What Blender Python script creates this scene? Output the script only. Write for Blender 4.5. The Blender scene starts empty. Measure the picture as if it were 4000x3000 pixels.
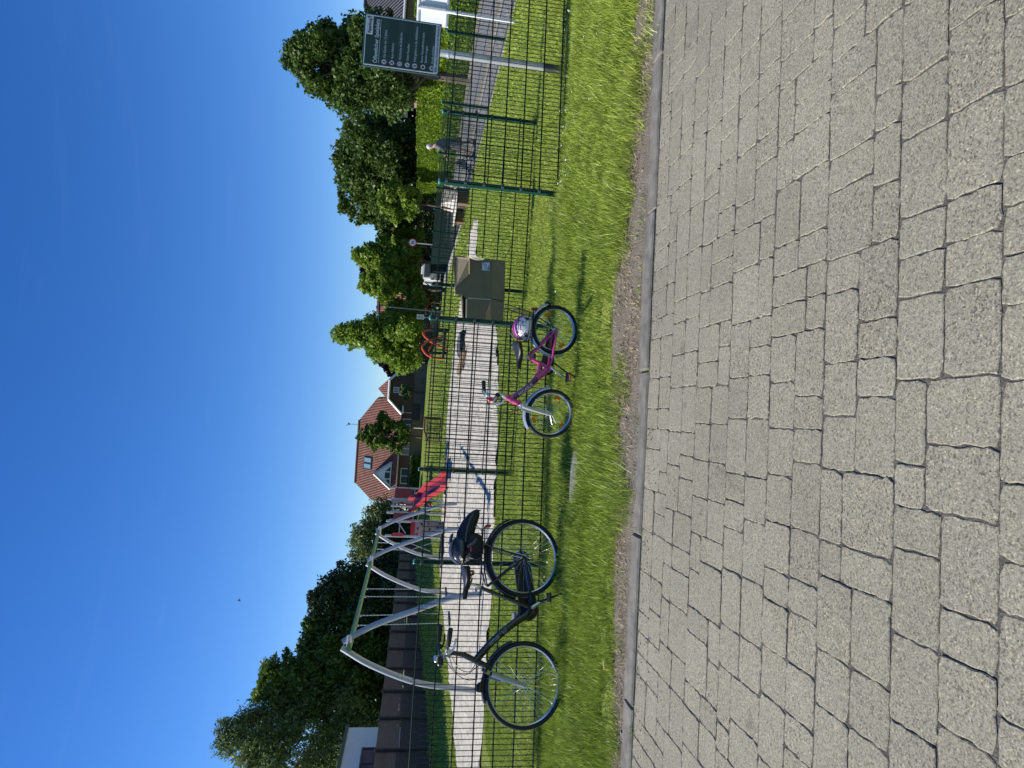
import bpy, math, random
import numpy as np
from mathutils import Vector, Matrix
R = math.radians
rng = np.random.default_rng(7)
random.seed(7)
scene = bpy.context.scene
COL = scene.collection

# ------------------------------------------------------------------ camera (phone held on its side: the picture is rolled 90 degrees)
FPX = 2450.0            # focal length in pixels of the 4000 x 3000 photograph
EYE = 1.36
PITCH = math.atan(354/FPX)
ROLL = math.atan(.067)
dv = Vector((0, math.cos(PITCH), -math.sin(PITCH)))
u0 = Vector((0, math.sin(PITCH), math.cos(PITCH)))
RT = math.cos(ROLL)*Vector((1, 0, 0)) + math.sin(ROLL)*u0
UP = -math.sin(ROLL)*Vector((1, 0, 0)) + math.cos(ROLL)*u0
CP = Vector((0, 0, EYE))
cam = bpy.data.cameras.new('camera')
cam.sensor_width = 36.0
cam.lens = FPX/4000*36
cam.clip_start = .05
cam.clip_end = 3000
camo = bpy.data.objects.new('camera', cam)
COL.objects.link(camo)
m = Matrix((-UP, RT, -dv)).transposed().to_4x4()
m.translation = CP
camo.matrix_world = m
scene.camera = camo

# ------------------------------------------------------------------ light
SUN_EL, SUN_AZ = 40.0, -3.0      # shadows run to the right (+X) and a touch towards the camera
scene.view_settings.view_transform = 'Standard'
scene.view_settings.look = 'None'
scene.view_settings.exposure = 0.55
scene.view_settings.gamma = 1
w = bpy.data.worlds.new('World')
scene.world = w
w.use_nodes = True
nt = w.node_tree
bg = nt.nodes['Background']
sky = nt.nodes.new('ShaderNodeTexSky')
sky.sky_type = 'NISHITA'
sky.sun_disc = False
sky.sun_elevation = R(SUN_EL)
sky.sun_rotation = R(-90 - SUN_AZ)
sky.air_density = 1.0
sky.dust_density = .1
sky.ozone_density = 6.0
# a trace of thin high cirrus low over the roofs
tc = nt.nodes.new('ShaderNodeTexCoord')
mp = nt.nodes.new('ShaderNodeMapping')
mp.inputs['Scale'].default_value = (3.0, 3.0, 26)
mp.inputs['Rotation'].default_value = (0, R(9), 0)
nz = nt.nodes.new('ShaderNodeTexNoise')
nz.inputs['Scale'].default_value = 1.3
nz.inputs['Detail'].default_value = 5
nz.inputs['Distortion'].default_value = .6
rp = nt.nodes.new('ShaderNodeValToRGB')
rp.color_ramp.elements[0].position = .6
rp.color_ramp.elements[0].color = (0, 0, 0, 1)
rp.color_ramp.elements[1].position = .85
rp.color_ramp.elements[1].color = (.012, .012, .012, 1)
mxs = nt.nodes.new('ShaderNodeMixRGB')
mxs.inputs['Color2'].default_value = (7, 8.2, 9.5, 1)
sat = nt.nodes.new('ShaderNodeHueSaturation')
sat.inputs['Saturation'].default_value = 1.24
sat.inputs['Hue'].default_value = .512
nt.links.new(tc.outputs['Generated'], mp.inputs['Vector'])
nt.links.new(mp.outputs['Vector'], nz.inputs['Vector'])
nt.links.new(nz.outputs['Fac'], rp.inputs['Fac'])
nt.links.new(rp.outputs['Color'], mxs.inputs['Fac'])
nt.links.new(sky.outputs['Color'], sat.inputs['Color'])
nt.links.new(sat.outputs['Color'], mxs.inputs['Color1'])
nt.links.new(mxs.outputs['Color'], bg.inputs['Color'])
bg.inputs['Strength'].default_value = .105
sl = bpy.data.lights.new('sun', 'SUN')
sl.energy = 4.6
sl.angle = R(.5)
sl.color = (1, .95, .86)
so = bpy.data.objects.new('sun', sl)
COL.objects.link(so)
ca, sa, ce, se = math.cos(R(SUN_AZ)), math.sin(R(SUN_AZ)), math.cos(R(SUN_EL)), math.sin(R(SUN_EL))
so.rotation_euler = Vector((ca*ce, sa*ce, -se)).to_track_quat('-Z', 'Y').to_euler()
so.location = (-20, 0, 30)

# ------------------------------------------------------------------ surveying: a pixel of the photo and a depth or height give a place in the world
def ray(x, y): return dv + RT*((1500-y)/FPX) - UP*((x-2000)/FPX)
def G(x, y, z=0.0):
    v = ray(x, y)
    return CP + v*((z-EYE)/v.z)
def AT(x, y, Y):
    v = ray(x, y)
    return CP + v*(Y/v.y)

def sstep(a, b, x):
    t = min(1, max(0, (x-a)/(b-a)))
    return t*t*(3-2*t)
def terrain(X, Y):
    left = sstep(-9.0, -12.2, X)*(.3 + .65*sstep(18, 40, Y))
    far = .9*sstep(47, 58, Y)*sstep(4.5, 1.0, X)
    return max(left, far)

# ------------------------------------------------------------------ materials
MATS = {}
def newmat(name):
    mt = bpy.data.materials.new(name)
    mt.use_nodes = True
    return mt, mt.node_tree, mt.node_tree.nodes['Principled BSDF']
def tint(c, k): return (min(1, c[0]*k), min(1, c[1]*k), min(1, c[2]*k), 1)
def mat(name, col, rough=.55, metal=0.0, var=.18, scale=6.0, bump=0.0, bscale=40.0, coat=0.0, spec=.5):
    """paint, metal, plastic, wood: a base colour broken up by wear noise"""
    if name in MATS: return MATS[name]
    mt, t, b = newmat(name)
    tc = t.nodes.new('ShaderNodeTexCoord')
    n = t.nodes.new('ShaderNodeTexNoise')
    n.inputs['Scale'].default_value = scale
    n.inputs['Detail'].default_value = 6
    n.inputs['Roughness'].default_value = .65
    r = t.nodes.new('ShaderNodeValToRGB')
    r.color_ramp.elements[0].position = .3
    r.color_ramp.elements[1].position = .72
    r.color_ramp.elements[0].color = tint(col, 1-var)
    r.color_ramp.elements[1].color = tint(col, 1+var)
    t.links.new(tc.outputs['Object'], n.inputs['Vector'])
    t.links.new(n.outputs['Fac'], r.inputs['Fac'])
    t.links.new(r.outputs['Color'], b.inputs['Base Color'])
    b.inputs['Roughness'].default_value = rough
    b.inputs['Metallic'].default_value = metal
    b.inputs['Coat Weight'].default_value = coat
    b.inputs['Specular IOR Level'].default_value = spec
    if bump:
        n2 = t.nodes.new('ShaderNodeTexNoise')
        n2.inputs['Scale'].default_value = bscale
        n2.inputs['Detail'].default_value = 4
        bp = t.nodes.new('ShaderNodeBump')
        bp.inputs['Strength'].default_value = bump
        bp.inputs['Distance'].default_value = .01
        t.links.new(tc.outputs['Object'], n2.inputs['Vector'])
        t.links.new(n2.outputs['Fac'], bp.inputs['Height'])
        t.links.new(bp.outputs['Normal'], b.inputs['Normal'])
    MATS[name] = mt
    return mt

def leafmat(name, dark, light, trans=.3, clump=.6, rough=.5, spec=.35):
    if name in MATS: return MATS[name]
    mt, t, b = newmat(name)
    geo = t.nodes.new('ShaderNodeNewGeometry')
    tc = t.nodes.new('ShaderNodeTexCoord')
    n = t.nodes.new('ShaderNodeTexNoise')
    n.inputs['Scale'].default_value = clump
    n.inputs['Detail'].default_value = 3
    mx = t.nodes.new('ShaderNodeMath')
    mx.operation = 'MULTIPLY_ADD'
    mx.inputs[1].default_value = .5
    hf = t.nodes.new('ShaderNodeMath')
    hf.operation = 'MULTIPLY'
    hf.inputs[1].default_value = .55
    r = t.nodes.new('ShaderNodeValToRGB')
    r.color_ramp.elements[0].position = .12
    r.color_ramp.elements[1].position = .85
    r.color_ramp.elements[0].color = (*dark, 1)
    r.color_ramp.elements[1].color = (*light, 1)
    t.links.new(tc.outputs['Object'], n.inputs['Vector'])
    t.links.new(n.outputs['Fac'], hf.inputs[0])
    t.links.new(geo.outputs['Random Per Island'], mx.inputs[0])
    t.links.new(hf.outputs[0], mx.inputs[2])
    t.links.new(mx.outputs[0], r.inputs['Fac'])
    t.links.new(r.outputs['Color'], b.inputs['Base Color'])
    b.inputs['Roughness'].default_value = rough
    b.inputs['Specular IOR Level'].default_value = spec
    tr = t.nodes.new('ShaderNodeBsdfTranslucent')
    ms = t.nodes.new('ShaderNodeMixShader')
    ms.inputs['Fac'].default_value = trans
    t.links.new(r.outputs['Color'], tr.inputs['Color'])
    t.links.new(b.outputs[0], ms.inputs[1])
    t.links.new(tr.outputs[0], ms.inputs[2])
    t.links.new(ms.outputs[0], t.nodes['Material Output'].inputs['Surface'])
    MATS[name] = mt
    return mt

def groundmat(name, stops, scales, bump=.4, bscale=30, rough=.9, bdist=.03):
    """earth, grass, sand: two noises through a ramp of several real colours"""
    mt, t, b = newmat(name)
    tc = t.nodes.new('ShaderNodeTexCoord')
    n1 = t.nodes.new('ShaderNodeTexNoise')
    n1.inputs['Scale'].default_value = scales[0]
    n1.inputs['Detail'].default_value = 8
    n1.inputs['Roughness'].default_value = .7
    n2 = t.nodes.new('ShaderNodeTexNoise')
    n2.inputs['Scale'].default_value = scales[1]
    n2.inputs['Detail'].default_value = 6
    n2.inputs['Roughness'].default_value = .75
    mx = t.nodes.new('ShaderNodeMixRGB')
    mx.inputs['Fac'].default_value = .6
    r = t.nodes.new('ShaderNodeValToRGB')
    e = r.color_ramp.elements
    e[0].position, e[0].color = stops[0][0], (*stops[0][1], 1)
    e[1].position, e[1].color = stops[-1][0], (*stops[-1][1], 1)
    for p, c in stops[1:-1]:
        q = e.new(p)
        q.color = (*c, 1)
    for n in (n1, n2): t.links.new(tc.outputs['Object'], n.inputs['Vector'])
    t.links.new(n1.outputs['Fac'], mx.inputs['Color1'])
    t.links.new(n2.outputs['Fac'], mx.inputs['Color2'])
    t.links.new(mx.outputs['Color'], r.inputs['Fac'])
    t.links.new(r.outputs['Color'], b.inputs['Base Color'])
    b.inputs['Roughness'].default_value = rough
    b.inputs['Specular IOR Level'].default_value = .2
    n3 = t.nodes.new('ShaderNodeTexNoise')
    n3.inputs['Scale'].default_value = bscale
    n3.inputs['Detail'].default_value = 6
    bp = t.nodes.new('ShaderNodeBump')
    bp.inputs['Strength'].default_value = bump
    bp.inputs['Distance'].default_value = bdist
    t.links.new(tc.outputs['Object'], n3.inputs['Vector'])
    t.links.new(n3.outputs['Fac'], bp.inputs['Height'])
    t.links.new(bp.outputs['Normal'], b.inputs['Normal'])
    return mt

def pavermat():
    mt, t, b = newmat('concrete_paver')
    N, L = t.nodes.new, t.links.new
    tc = N('ShaderNodeTexCoord'); geo = N('ShaderNodeNewGeometry')
    n = N('ShaderNodeTexNoise'); n.inputs['Scale'].default_value = 3.2; n.inputs['Detail'].default_value = 8; n.inputs['Roughness'].default_value = .7
    v1 = N('ShaderNodeTexVoronoi'); v1.inputs['Scale'].default_value = 190
    v2 = N('ShaderNodeTexVoronoi'); v2.inputs['Scale'].default_value = 330
    for q in (n, v1, v2): L(tc.outputs['Object'], q.inputs['Vector'])
    # base tone per paver
    base = N('ShaderNodeValToRGB')
    e = base.color_ramp.elements
    e[0].position, e[0].color = 0, (.254, .237, .176, 1)
    e[1].position, e[1].color = 1, (.262, .243, .183, 1)
    for p, c in ((.3, (.272, .254, .19)), (.55, (.252, .235, .174)), (.75, (.278, .26, .195)), (.9, (.246, .229, .174))):
        q = e.new(p); q.color = (*c, 1)
    L(geo.outputs['Random Per Island'], base.inputs['Fac'])
    # aggregate
    sp = N('ShaderNodeSeparateColor'); L(v1.outputs['Color'], sp.inputs['Color'])
    agg = N('ShaderNodeValToRGB'); agg.color_ramp.interpolation = 'CONSTANT'
    e = agg.color_ramp.elements
    e[0].position, e[0].color = 0, (.22, .2, .18, 1)
    e[1].position, e[1].color = .94, (1.75, 1.65, 1.5, 1)
    for p, c in ((.09, (.62, .58, .52)), (.22, (.92, .92, .92)), (.62, (1.08, 1.06, 1.0)), (.82, (1.25, 1.16, .98))):
        q = e.new(p); q.color = (*c, 1)
    L(sp.outputs[0], agg.inputs['Fac'])
    sp2 = N('ShaderNodeSeparateColor'); L(v2.outputs['Color'], sp2.inputs['Color'])
    agg2 = N('ShaderNodeMapRange'); agg2.inputs['To Min'].default_value = .68; agg2.inputs['To Max'].default_value = 1.30
    L(sp2.outputs[1], agg2.inputs['Value'])
    # some pavers show their stones more than others, in patches
    am = N('ShaderNodeMath'); am.operation = 'MULTIPLY_ADD'; am.inputs[1].default_value = 1.6
    L(n.outputs['Fac'], am.inputs[0])
    rnd = N('ShaderNodeMath'); rnd.operation = 'MULTIPLY_ADD'; rnd.inputs[1].default_value = .35; rnd.inputs[2].default_value = -.5
    L(geo.outputs['Random Per Island'], rnd.inputs[0]); L(rnd.outputs[0], am.inputs[2])
    cl = N('ShaderNodeClamp'); cl.inputs['Min'].default_value = .5; cl.inputs['Max'].default_value = .95; L(am.outputs[0], cl.inputs['Value'])
    wh = N('ShaderNodeMixRGB'); wh.inputs['Color1'].default_value = (1, 1, 1, 1); L(cl.outputs[0], wh.inputs['Fac']); L(agg.outputs['Color'], wh.inputs['Color2'])
    m1 = N('ShaderNodeMixRGB'); m1.blend_type = 'MULTIPLY'; m1.inputs['Fac'].default_value = 1; L(base.outputs['Color'], m1.inputs['Color1']); L(wh.outputs['Color'], m1.inputs['Color2'])
    m2 = N('ShaderNodeMixRGB'); m2.blend_type = 'MULTIPLY'; m2.inputs['Fac'].default_value = 1; L(m1.outputs['Color'], m2.inputs['Color1']); L(agg2.outputs[0], m2.inputs['Color2'])
    # worn patches and stains
    n4 = N('ShaderNodeTexNoise'); n4.inputs['Scale'].default_value = 1.1; n4.inputs['Detail'].default_value = 7; L(tc.outputs['Object'], n4.inputs['Vector'])
    st = N('ShaderNodeMapRange'); st.inputs['From Min'].default_value = .3; st.inputs['From Max'].default_value = .7; st.inputs['To Min'].default_value = .87; st.inputs['To Max'].default_value = 1.1
    L(n4.outputs['Fac'], st.inputs['Value'])
    m3 = N('ShaderNodeMixRGB'); m3.blend_type = 'MULTIPLY'; m3.inputs['Fac'].default_value = 1; L(m2.outputs['Color'], m3.inputs['Color1']); L(st.outputs[0], m3.inputs['Color2'])
    n5 = N('ShaderNodeTexNoise'); n5.inputs['Scale'].default_value = 3.7; n5.inputs['Detail'].default_value = 5; n5.inputs['Distortion'].default_value = 1.2; L(tc.outputs['Object'], n5.inputs['Vector'])
    sm = N('ShaderNodeMapRange'); sm.inputs['From Min'].default_value = .63; sm.inputs['From Max'].default_value = .74; sm.inputs['To Min'].default_value = 1.0; sm.inputs['To Max'].default_value = .66
    L(n5.outputs['Fac'], sm.inputs['Value'])
    m4 = N('ShaderNodeMixRGB'); m4.blend_type = 'MULTIPLY'; m4.inputs['Fac'].default_value = 1; L(m3.outputs['Color'], m4.inputs['Color1']); L(sm.outputs[0], m4.inputs['Color2'])
    L(m4.outputs['Color'], b.inputs['Base Color'])
    b.inputs['Roughness'].default_value = .9
    b.inputs['Specular IOR Level'].default_value = .25
    bp = N('ShaderNodeBump'); bp.inputs['Strength'].default_value = .5; bp.inputs['Distance'].default_value = .003
    L(sp.outputs[0], bp.inputs['Height']); L(bp.outputs['Normal'], b.inputs['Normal'])
    return mt

def tilemat(name, c1, c2, joint, sx, sz, axis='X', bump=.5):
    """brick or plank courses: brick texture laid in the plane of a wall"""
    if name in MATS: return MATS[name]
    mt, t, b = newmat(name)
    tc = t.nodes.new('ShaderNodeTexCoord')
    sp = t.nodes.new('ShaderNodeSeparateXYZ')
    ad = t.nodes.new('ShaderNodeMath')
    ad.operation = 'ADD'
    cb = t.nodes.new('ShaderNodeCombineXYZ')
    t.links.new(tc.outputs['Object'], sp.inputs[0])
    t.links.new(sp.outputs['X'], ad.inputs[0])
    t.links.new(sp.outputs['Y'], ad.inputs[1])
    t.links.new(ad.outputs[0], cb.inputs['X'])
    t.links.new(sp.outputs['Z'], cb.inputs['Y'])
    br = t.nodes.new('ShaderNodeTexBrick')
    br.inputs['Color1'].default_value = (*c1, 1)
    br.inputs['Color2'].default_value = (*c2, 1)
    br.inputs['Mortar'].default_value = (*joint, 1)
    br.inputs['Scale'].default_value = 1
    br.inputs['Brick Width'].default_value = sx
    br.inputs['Row Height'].default_value = sz
    br.inputs['Mortar Size'].default_value = .006
    t.links.new(cb.outputs[0], br.inputs['Vector'])
    t.links.new(br.outputs['Color'], b.inputs['Base Color'])
    b.inputs['Roughness'].default_value = .85
    bp = t.nodes.new('ShaderNodeBump')
    bp.inputs['Strength'].default_value = bump
    bp.inputs['Distance'].default_value = .01
    bp.invert = True
    t.links.new(br.outputs['Fac'], bp.inputs['Height'])
    t.links.new(bp.outputs['Normal'], b.inputs['Normal'])
    MATS[name] = mt
    return mt

# ------------------------------------------------------------------ mesh building
class MB:
    def __init__(s):
        s.v, s.f = [], []
    def add(s, vs, fs):
        o = len(s.v)
        s.v += [tuple(p) for p in vs]
        s.f += [tuple(i+o for i in q) for q in fs]
        return s
    def box(s, c, d, rot=None):
        """c centre, d full sizes, rot optional 3x3 Matrix"""
        vs = []
        for x in (-.5, .5):
            for y in (-.5, .5):
                for z in (-.5, .5):
                    p = Vector((x*d[0], y*d[1], z*d[2]))
                    if rot: p = rot @ p
                    vs.append(p + Vector(c))
        return s.add(vs, [(0, 1, 3, 2), (4, 6, 7, 5), (0, 4, 5, 1), (2, 3, 7, 6), (0, 2, 6, 4), (1, 5, 7, 3)])
    def bbox(s, c, d, bev=.01, rot=None):
        """box with chamfered edges"""
        h = [q/2 for q in d]
        b = min(bev, min(h)*.9)
        vs, idx = [], {}
        for sx in (-1, 1):
            for sy in (-1, 1):
                for sz in (-1, 1):
                    for ax in range(3):
                        p = [sx*h[0], sy*h[1], sz*h[2]]
                        for k in range(3):
                            if k != ax: p[k] -= (sx, sy, sz)[k]*b
                        idx[(sx, sy, sz, ax)] = len(vs)
                        q = Vector(p)
                        if rot: q = rot @ q
                        vs.append(q + Vector(c))
        fs = []
        for ax in range(3):
            o = [k for k in range(3) if k != ax]
            for sg in (-1, 1):
                loop = []
                for a_, b_ in ((-1, -1), (1, -1), (1, 1), (-1, 1)):
                    k = [0, 0, 0]
                    k[ax], k[o[0]], k[o[1]] = sg, a_, b_
                    loop.append(idx[(*k, ax)])
                fs.append(loop)
        for ax in range(3):
            o = [k for k in range(3) if k != ax]
            for a_ in (-1, 1):
                for b_ in (-1, 1):
                    k1 = [0, 0, 0]; k1[ax], k1[o[0]], k1[o[1]] = -1, a_, b_
                    k2 = [0, 0, 0]; k2[ax], k2[o[0]], k2[o[1]] = 1, a_, b_
                    fs.append([idx[(*k1, o[0])], idx[(*k2, o[0])], idx[(*k2, o[1])], idx[(*k1, o[1])]])
        for sx in (-1, 1):
            for sy in (-1, 1):
                for sz in (-1, 1):
                    fs.append([idx[(sx, sy, sz, q)] for q in range(3)])
        return s.add(vs, fs)
    def tube(s, pts, rad, n=8, cap=True, flat=1.0, up=None):
        """swept round bar; rad a number or one per point; flat squashes it along the side vector"""
        P = [Vector(p) for p in pts]
        if not hasattr(rad, '__len__'): rad = [rad]*len(P)
        T = []
        for i in range(len(P)):
            a = P[max(0, i-1)]; b = P[min(len(P)-1, i+1)]
            T.append((b-a).normalized())
        ref = Vector(up) if up else (Vector((0, 0, 1)) if abs(T[0].z) < .9 else Vector((0, 1, 0)))
        A = (ref - T[0]*ref.dot(T[0])).normalized()
        vs, fs = [], []
        for i, p in enumerate(P):
            A = (A - T[i]*A.dot(T[i])).normalized()
            B = T[i].cross(A)
            for k in range(n):
                an = 2*math.pi*k/n
                vs.append(p + A*(math.cos(an)*rad[i]) + B*(math.sin(an)*rad[i]*flat))
        for i in range(len(P)-1):
            for k in range(n):
                k2 = (k+1) % n
                fs.append((i*n+k, i*n+k2, (i+1)*n+k2, (i+1)*n+k))
        if cap:
            fs.append(tuple(range(n))[::-1])
            fs.append(tuple((len(P)-1)*n+k for k in range(n)))
        return s.add(vs, fs)
    def prism(s, poly, d, off=None):
        """polygon (3-D points in order) pushed along vector d"""
        a = [Vector(p) for p in poly]
        if off: a = [p + Vector(off) for p in a]
        b = [p + Vector(d) for p in a]
        n = len(a)
        return s.add(a+b, [tuple(range(n))[::-1], tuple(range(n, 2*n))] + [(i, (i+1) % n, n+(i+1) % n, n+i) for i in range(n)])
    def ring(s, c, ax, r, tr, n=48, k=8, flat=1.0, a0=0, a1=360, e0=None):
        """torus or arc of one about axis ax"""
        c, ax = Vector(c), Vector(ax).normalized()
        e0 = Vector(e0) if e0 else (Vector((0, 0, 1)) if abs(ax.z) < .9 else Vector((1, 0, 0)))
        e0 = (e0-ax*e0.dot(ax)).normalized()
        e1 = ax.cross(e0)
        full = abs(a1-a0) >= 359.9
        vs, fs = [], []
        m_ = n if full else n+1
        for i in range(m_):
            an = R(a0 + (a1-a0)*i/n)
            rad = e0*math.cos(an) + e1*math.sin(an)
            for j in range(k):
                t = 2*math.pi*j/k
                vs.append(c + rad*(r + tr*math.cos(t)) + ax*(tr*flat*math.sin(t)))
        for i in range(n if full else n):
            i2 = (i+1) % m_ if full else i+1
            for j in range(k):
                j2 = (j+1) % k
                fs.append((i*k+j, i2*k+j, i2*k+j2, i*k+j2))
        if not full:
            fs.append(tuple(range(k)))
            fs.append(tuple(n*k+j for j in range(k))[::-1])
        return s.add(vs, fs)
    def ball(s, c, d, nu=16, nv=10, rot=None, fn=None):
        """ellipsoid with half sizes d; fn reshapes the unit point"""
        vs, fs = [], []
        for i in range(nv+1):
            th = math.pi*i/nv
            for j in range(nu):
                ph = 2*math.pi*j/nu
                p = Vector((math.sin(th)*math.cos(ph), math.sin(th)*math.sin(ph), math.cos(th)))
                if fn: p = Vector(fn(p))
                p = Vector((p.x*d[0], p.y*d[1], p.z*d[2]))
                if rot: p = rot @ p
                vs.append(p + Vector(c))
        for i in range(nv):
            for j in range(nu):
                j2 = (j+1) % nu
                fs.append((i*nu+j, (i+1)*nu+j, (i+1)*nu+j2, i*nu+j2))
        return s.add(vs, fs)
    def loft(s, rings, cap=True):
        n = len(rings[0])
        vs = [p for r_ in rings for p in r_]
        fs = []
        for i in range(len(rings)-1):
            for k in range(n):
                k2 = (k+1) % n
                fs.append((i*n+k, i*n+k2, (i+1)*n+k2, (i+1)*n+k))
        if cap:
            fs.append(tuple(range(n))[::-1])
            fs.append(tuple((len(rings)-1)*n+k for k in range(n)))
        return s.add(vs, fs)
    def build(s, name, mt, parent=None, smooth=False, xf=None, label=None, weld=False):
        vs = s.v
        if xf: vs = [xf @ Vector(p) for p in vs]
        if parent:
            o = origin(parent)
            vs = [(p[0]-o[0], p[1]-o[1], p[2]-o[2]) for p in vs]
        me = bpy.data.meshes.new(name)
        me.from_pydata([tuple(p) for p in vs], [], s.f)
        return link(name, me, mt, parent, smooth, label)

def origin(o):
    v = Vector((0, 0, 0))
    while o:
        v += o.location
        o = o.parent
    return v
def link(name, me, mt, parent=None, smooth=False, label=None):
    if mt: me.materials.append(mt)
    if smooth:
        me.polygons.foreach_set('use_smooth', [True]*len(me.polygons))
    me.update()
    ob = bpy.data.objects.new(name, me)
    COL.objects.link(ob)
    if parent: ob.parent = parent
    if label: ob['label'] = label
    if smooth and smooth != 'full':
        try: me.set_sharp_from_angle(angle=R(38))
        except Exception: pass
    return ob
def tag(o, label, cat, group=None):
    o['label'] = label
    o['category'] = cat
    if group: o['group'] = group
    return o
def thing(name, loc, label, cat, group=None):
    o = bpy.data.objects.new(name, None)
    o.empty_display_size = .1
    COL.objects.link(o)
    o.location = loc
    return tag(o, label, cat, group)
def structure(o):
    o['kind'] = 'structure'
    return o
def copytree(o, parent=None):
    c = o.copy()
    COL.objects.link(c)
    if parent: c.parent = parent
    for ch in list(o.children): copytree(ch, c)
    return c
def npmesh(name, V, F, mt, parent=None, smooth=False):
    """mesh from arrays; all faces of the same size"""
    me = bpy.data.meshes.new(name)
    V = np.asarray(V, np.float32)
    if parent:
        V = V - np.array(origin(parent), np.float32)
    F = np.asarray(F, np.int32)
    k = F.shape[1]
    me.vertices.add(len(V))
    me.vertices.foreach_set('co', V.ravel())
    me.loops.add(F.size)
    me.loops.foreach_set('vertex_index', F.ravel())
    me.polygons.add(len(F))
    me.polygons.foreach_set('loop_start', np.arange(0, F.size, k, dtype=np.int32))
    try: me.polygons.foreach_set('loop_total', np.full(len(F), k, np.int32))
    except Exception: pass
    me.update(calc_edges=True)
    me.validate()
    return link(name, me, mt, parent, 'full' if smooth else False)
def textmesh(name, body, size, mt, parent, xf, align='LEFT', extrude=0.0, bold=0.0, width=None):
    cu = bpy.data.curves.new(name, 'FONT')
    cu.body = body
    cu.size = size
    cu.align_x = align
    cu.extrude = extrude
    cu.offset = bold
    cu.resolution_u = 3
    tmp = bpy.data.objects.new('tmp_text', cu)
    COL.objects.link(tmp)
    dg = bpy.context.evaluated_depsgraph_get()
    me = bpy.data.meshes.new_from_object(tmp.evaluated_get(dg))
    bpy.data.objects.remove(tmp)
    bpy.data.curves.remove(cu)
    if width:
        xs = [v.co.x for v in me.vertices]
        k = width/(max(xs)-min(xs))
        for v in me.vertices: v.co.x *= k
    me.transform(Matrix.Translation(-origin(parent)) @ xf)
    me.materials.clear()
    me.name = name
    return link(name, me, mt, parent)

def smoothcurve(pts, n=8):
    """Catmull-Rom through points"""
    P = [Vector(p) for p in pts]
    P = [P[0]*2-P[1]] + P + [P[-1]*2-P[-2]]
    out = []
    for i in range(1, len(P)-2):
        for k in range(n):
            t = k/n
            a, b, c, d = P[i-1], P[i], P[i+1], P[i+2]
            out.append(.5*((2*b) + (c-a)*t + (2*a-5*b+4*c-d)*t*t + (3*b-a-3*c+d)*t**3))
    out.append(P[-2])
    return out

# ------------------------------------------------------------------ numeric noise for scattering
_lat = rng.random((256, 256))
def vnoise(x, y, s):
    x = np.asarray(x)*s + 1000; y = np.asarray(y)*s + 1000
    xi, yi = np.floor(x).astype(int), np.floor(y).astype(int)
    fx, fy = x-xi, y-yi
    fx, fy = fx*fx*(3-2*fx), fy*fy*(3-2*fy)
    a, b = _lat[xi % 256, yi % 256], _lat[(xi+1) % 256, yi % 256]
    c, d = _lat[xi % 256, (yi+1) % 256], _lat[(xi+1) % 256, (yi+1) % 256]
    return (a*(1-fx)+b*fx)*(1-fy) + (c*(1-fx)+d*fx)*fy
def fbm(x, y, s, n=4):
    o, a, t = 0, .5, 0
    for i in range(n):
        o = o + a*vnoise(np.asarray(x)+17*i, np.asarray(y)-9*i, s*2**i); t += a; a *= .55
    return o/t
def npstep(a, b, x):
    t = np.clip((x-a)/(b-a), 0, 1)
    return t*t*(3-2*t)
def np_terrain(X, Y):
    left = npstep(-9.0, -12.2, X)*(.3 + .65*npstep(18, 40, Y))
    far = .9*npstep(47, 58, Y)*npstep(4.5, 1.0, X)
    return np.maximum(left, far)
KS, KY0 = .062, 3.645                      # front edge of the kerb: Y = KY0 + KS*X
def kerbY(X): return KY0 + KS*X

# ================================================================== SETTING
# ---- ground: one sheet to the horizon
xs = np.unique(np.concatenate([np.linspace(-24, 24, 97), np.linspace(-700, -24, 24), np.linspace(24, 700, 24)]))
ts = np.unique(np.concatenate([[-60, -20, -8, -4, -1, -.25, -.12, 0], np.linspace(.3, 16, 50), np.linspace(16, 90, 100), np.linspace(90, 1500, 30)]))
GX, GT = np.meshgrid(xs, ts)
GY = GT + KY0 + KS*np.clip(GX, -24, 24)
GZ = np_terrain(GX, GY) + np.where(GT < -.11, -.06, -.004)
nx, ny = len(xs), len(ts)
idx = np.arange(nx*ny).reshape(ny, nx)
F = np.stack([idx[:-1, :-1], idx[:-1, 1:], idx[1:, 1:], idx[1:, :-1]], -1).reshape(-1, 4)
lawn = groundmat('lawn_ground', [(.30, (.06, .09, .012)), (.45, (.125, .17, .022)), (.55, (.20, .24, .036)), (.68, (.26, .27, .06)), (.8, (.27, .25, .10))], (1.2, 14), bump=.7, bscale=22, bdist=.08)
structure(npmesh('ground', np.stack([GX, GY, GZ], -1).reshape(-1, 3), F, lawn, smooth=True))

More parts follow.
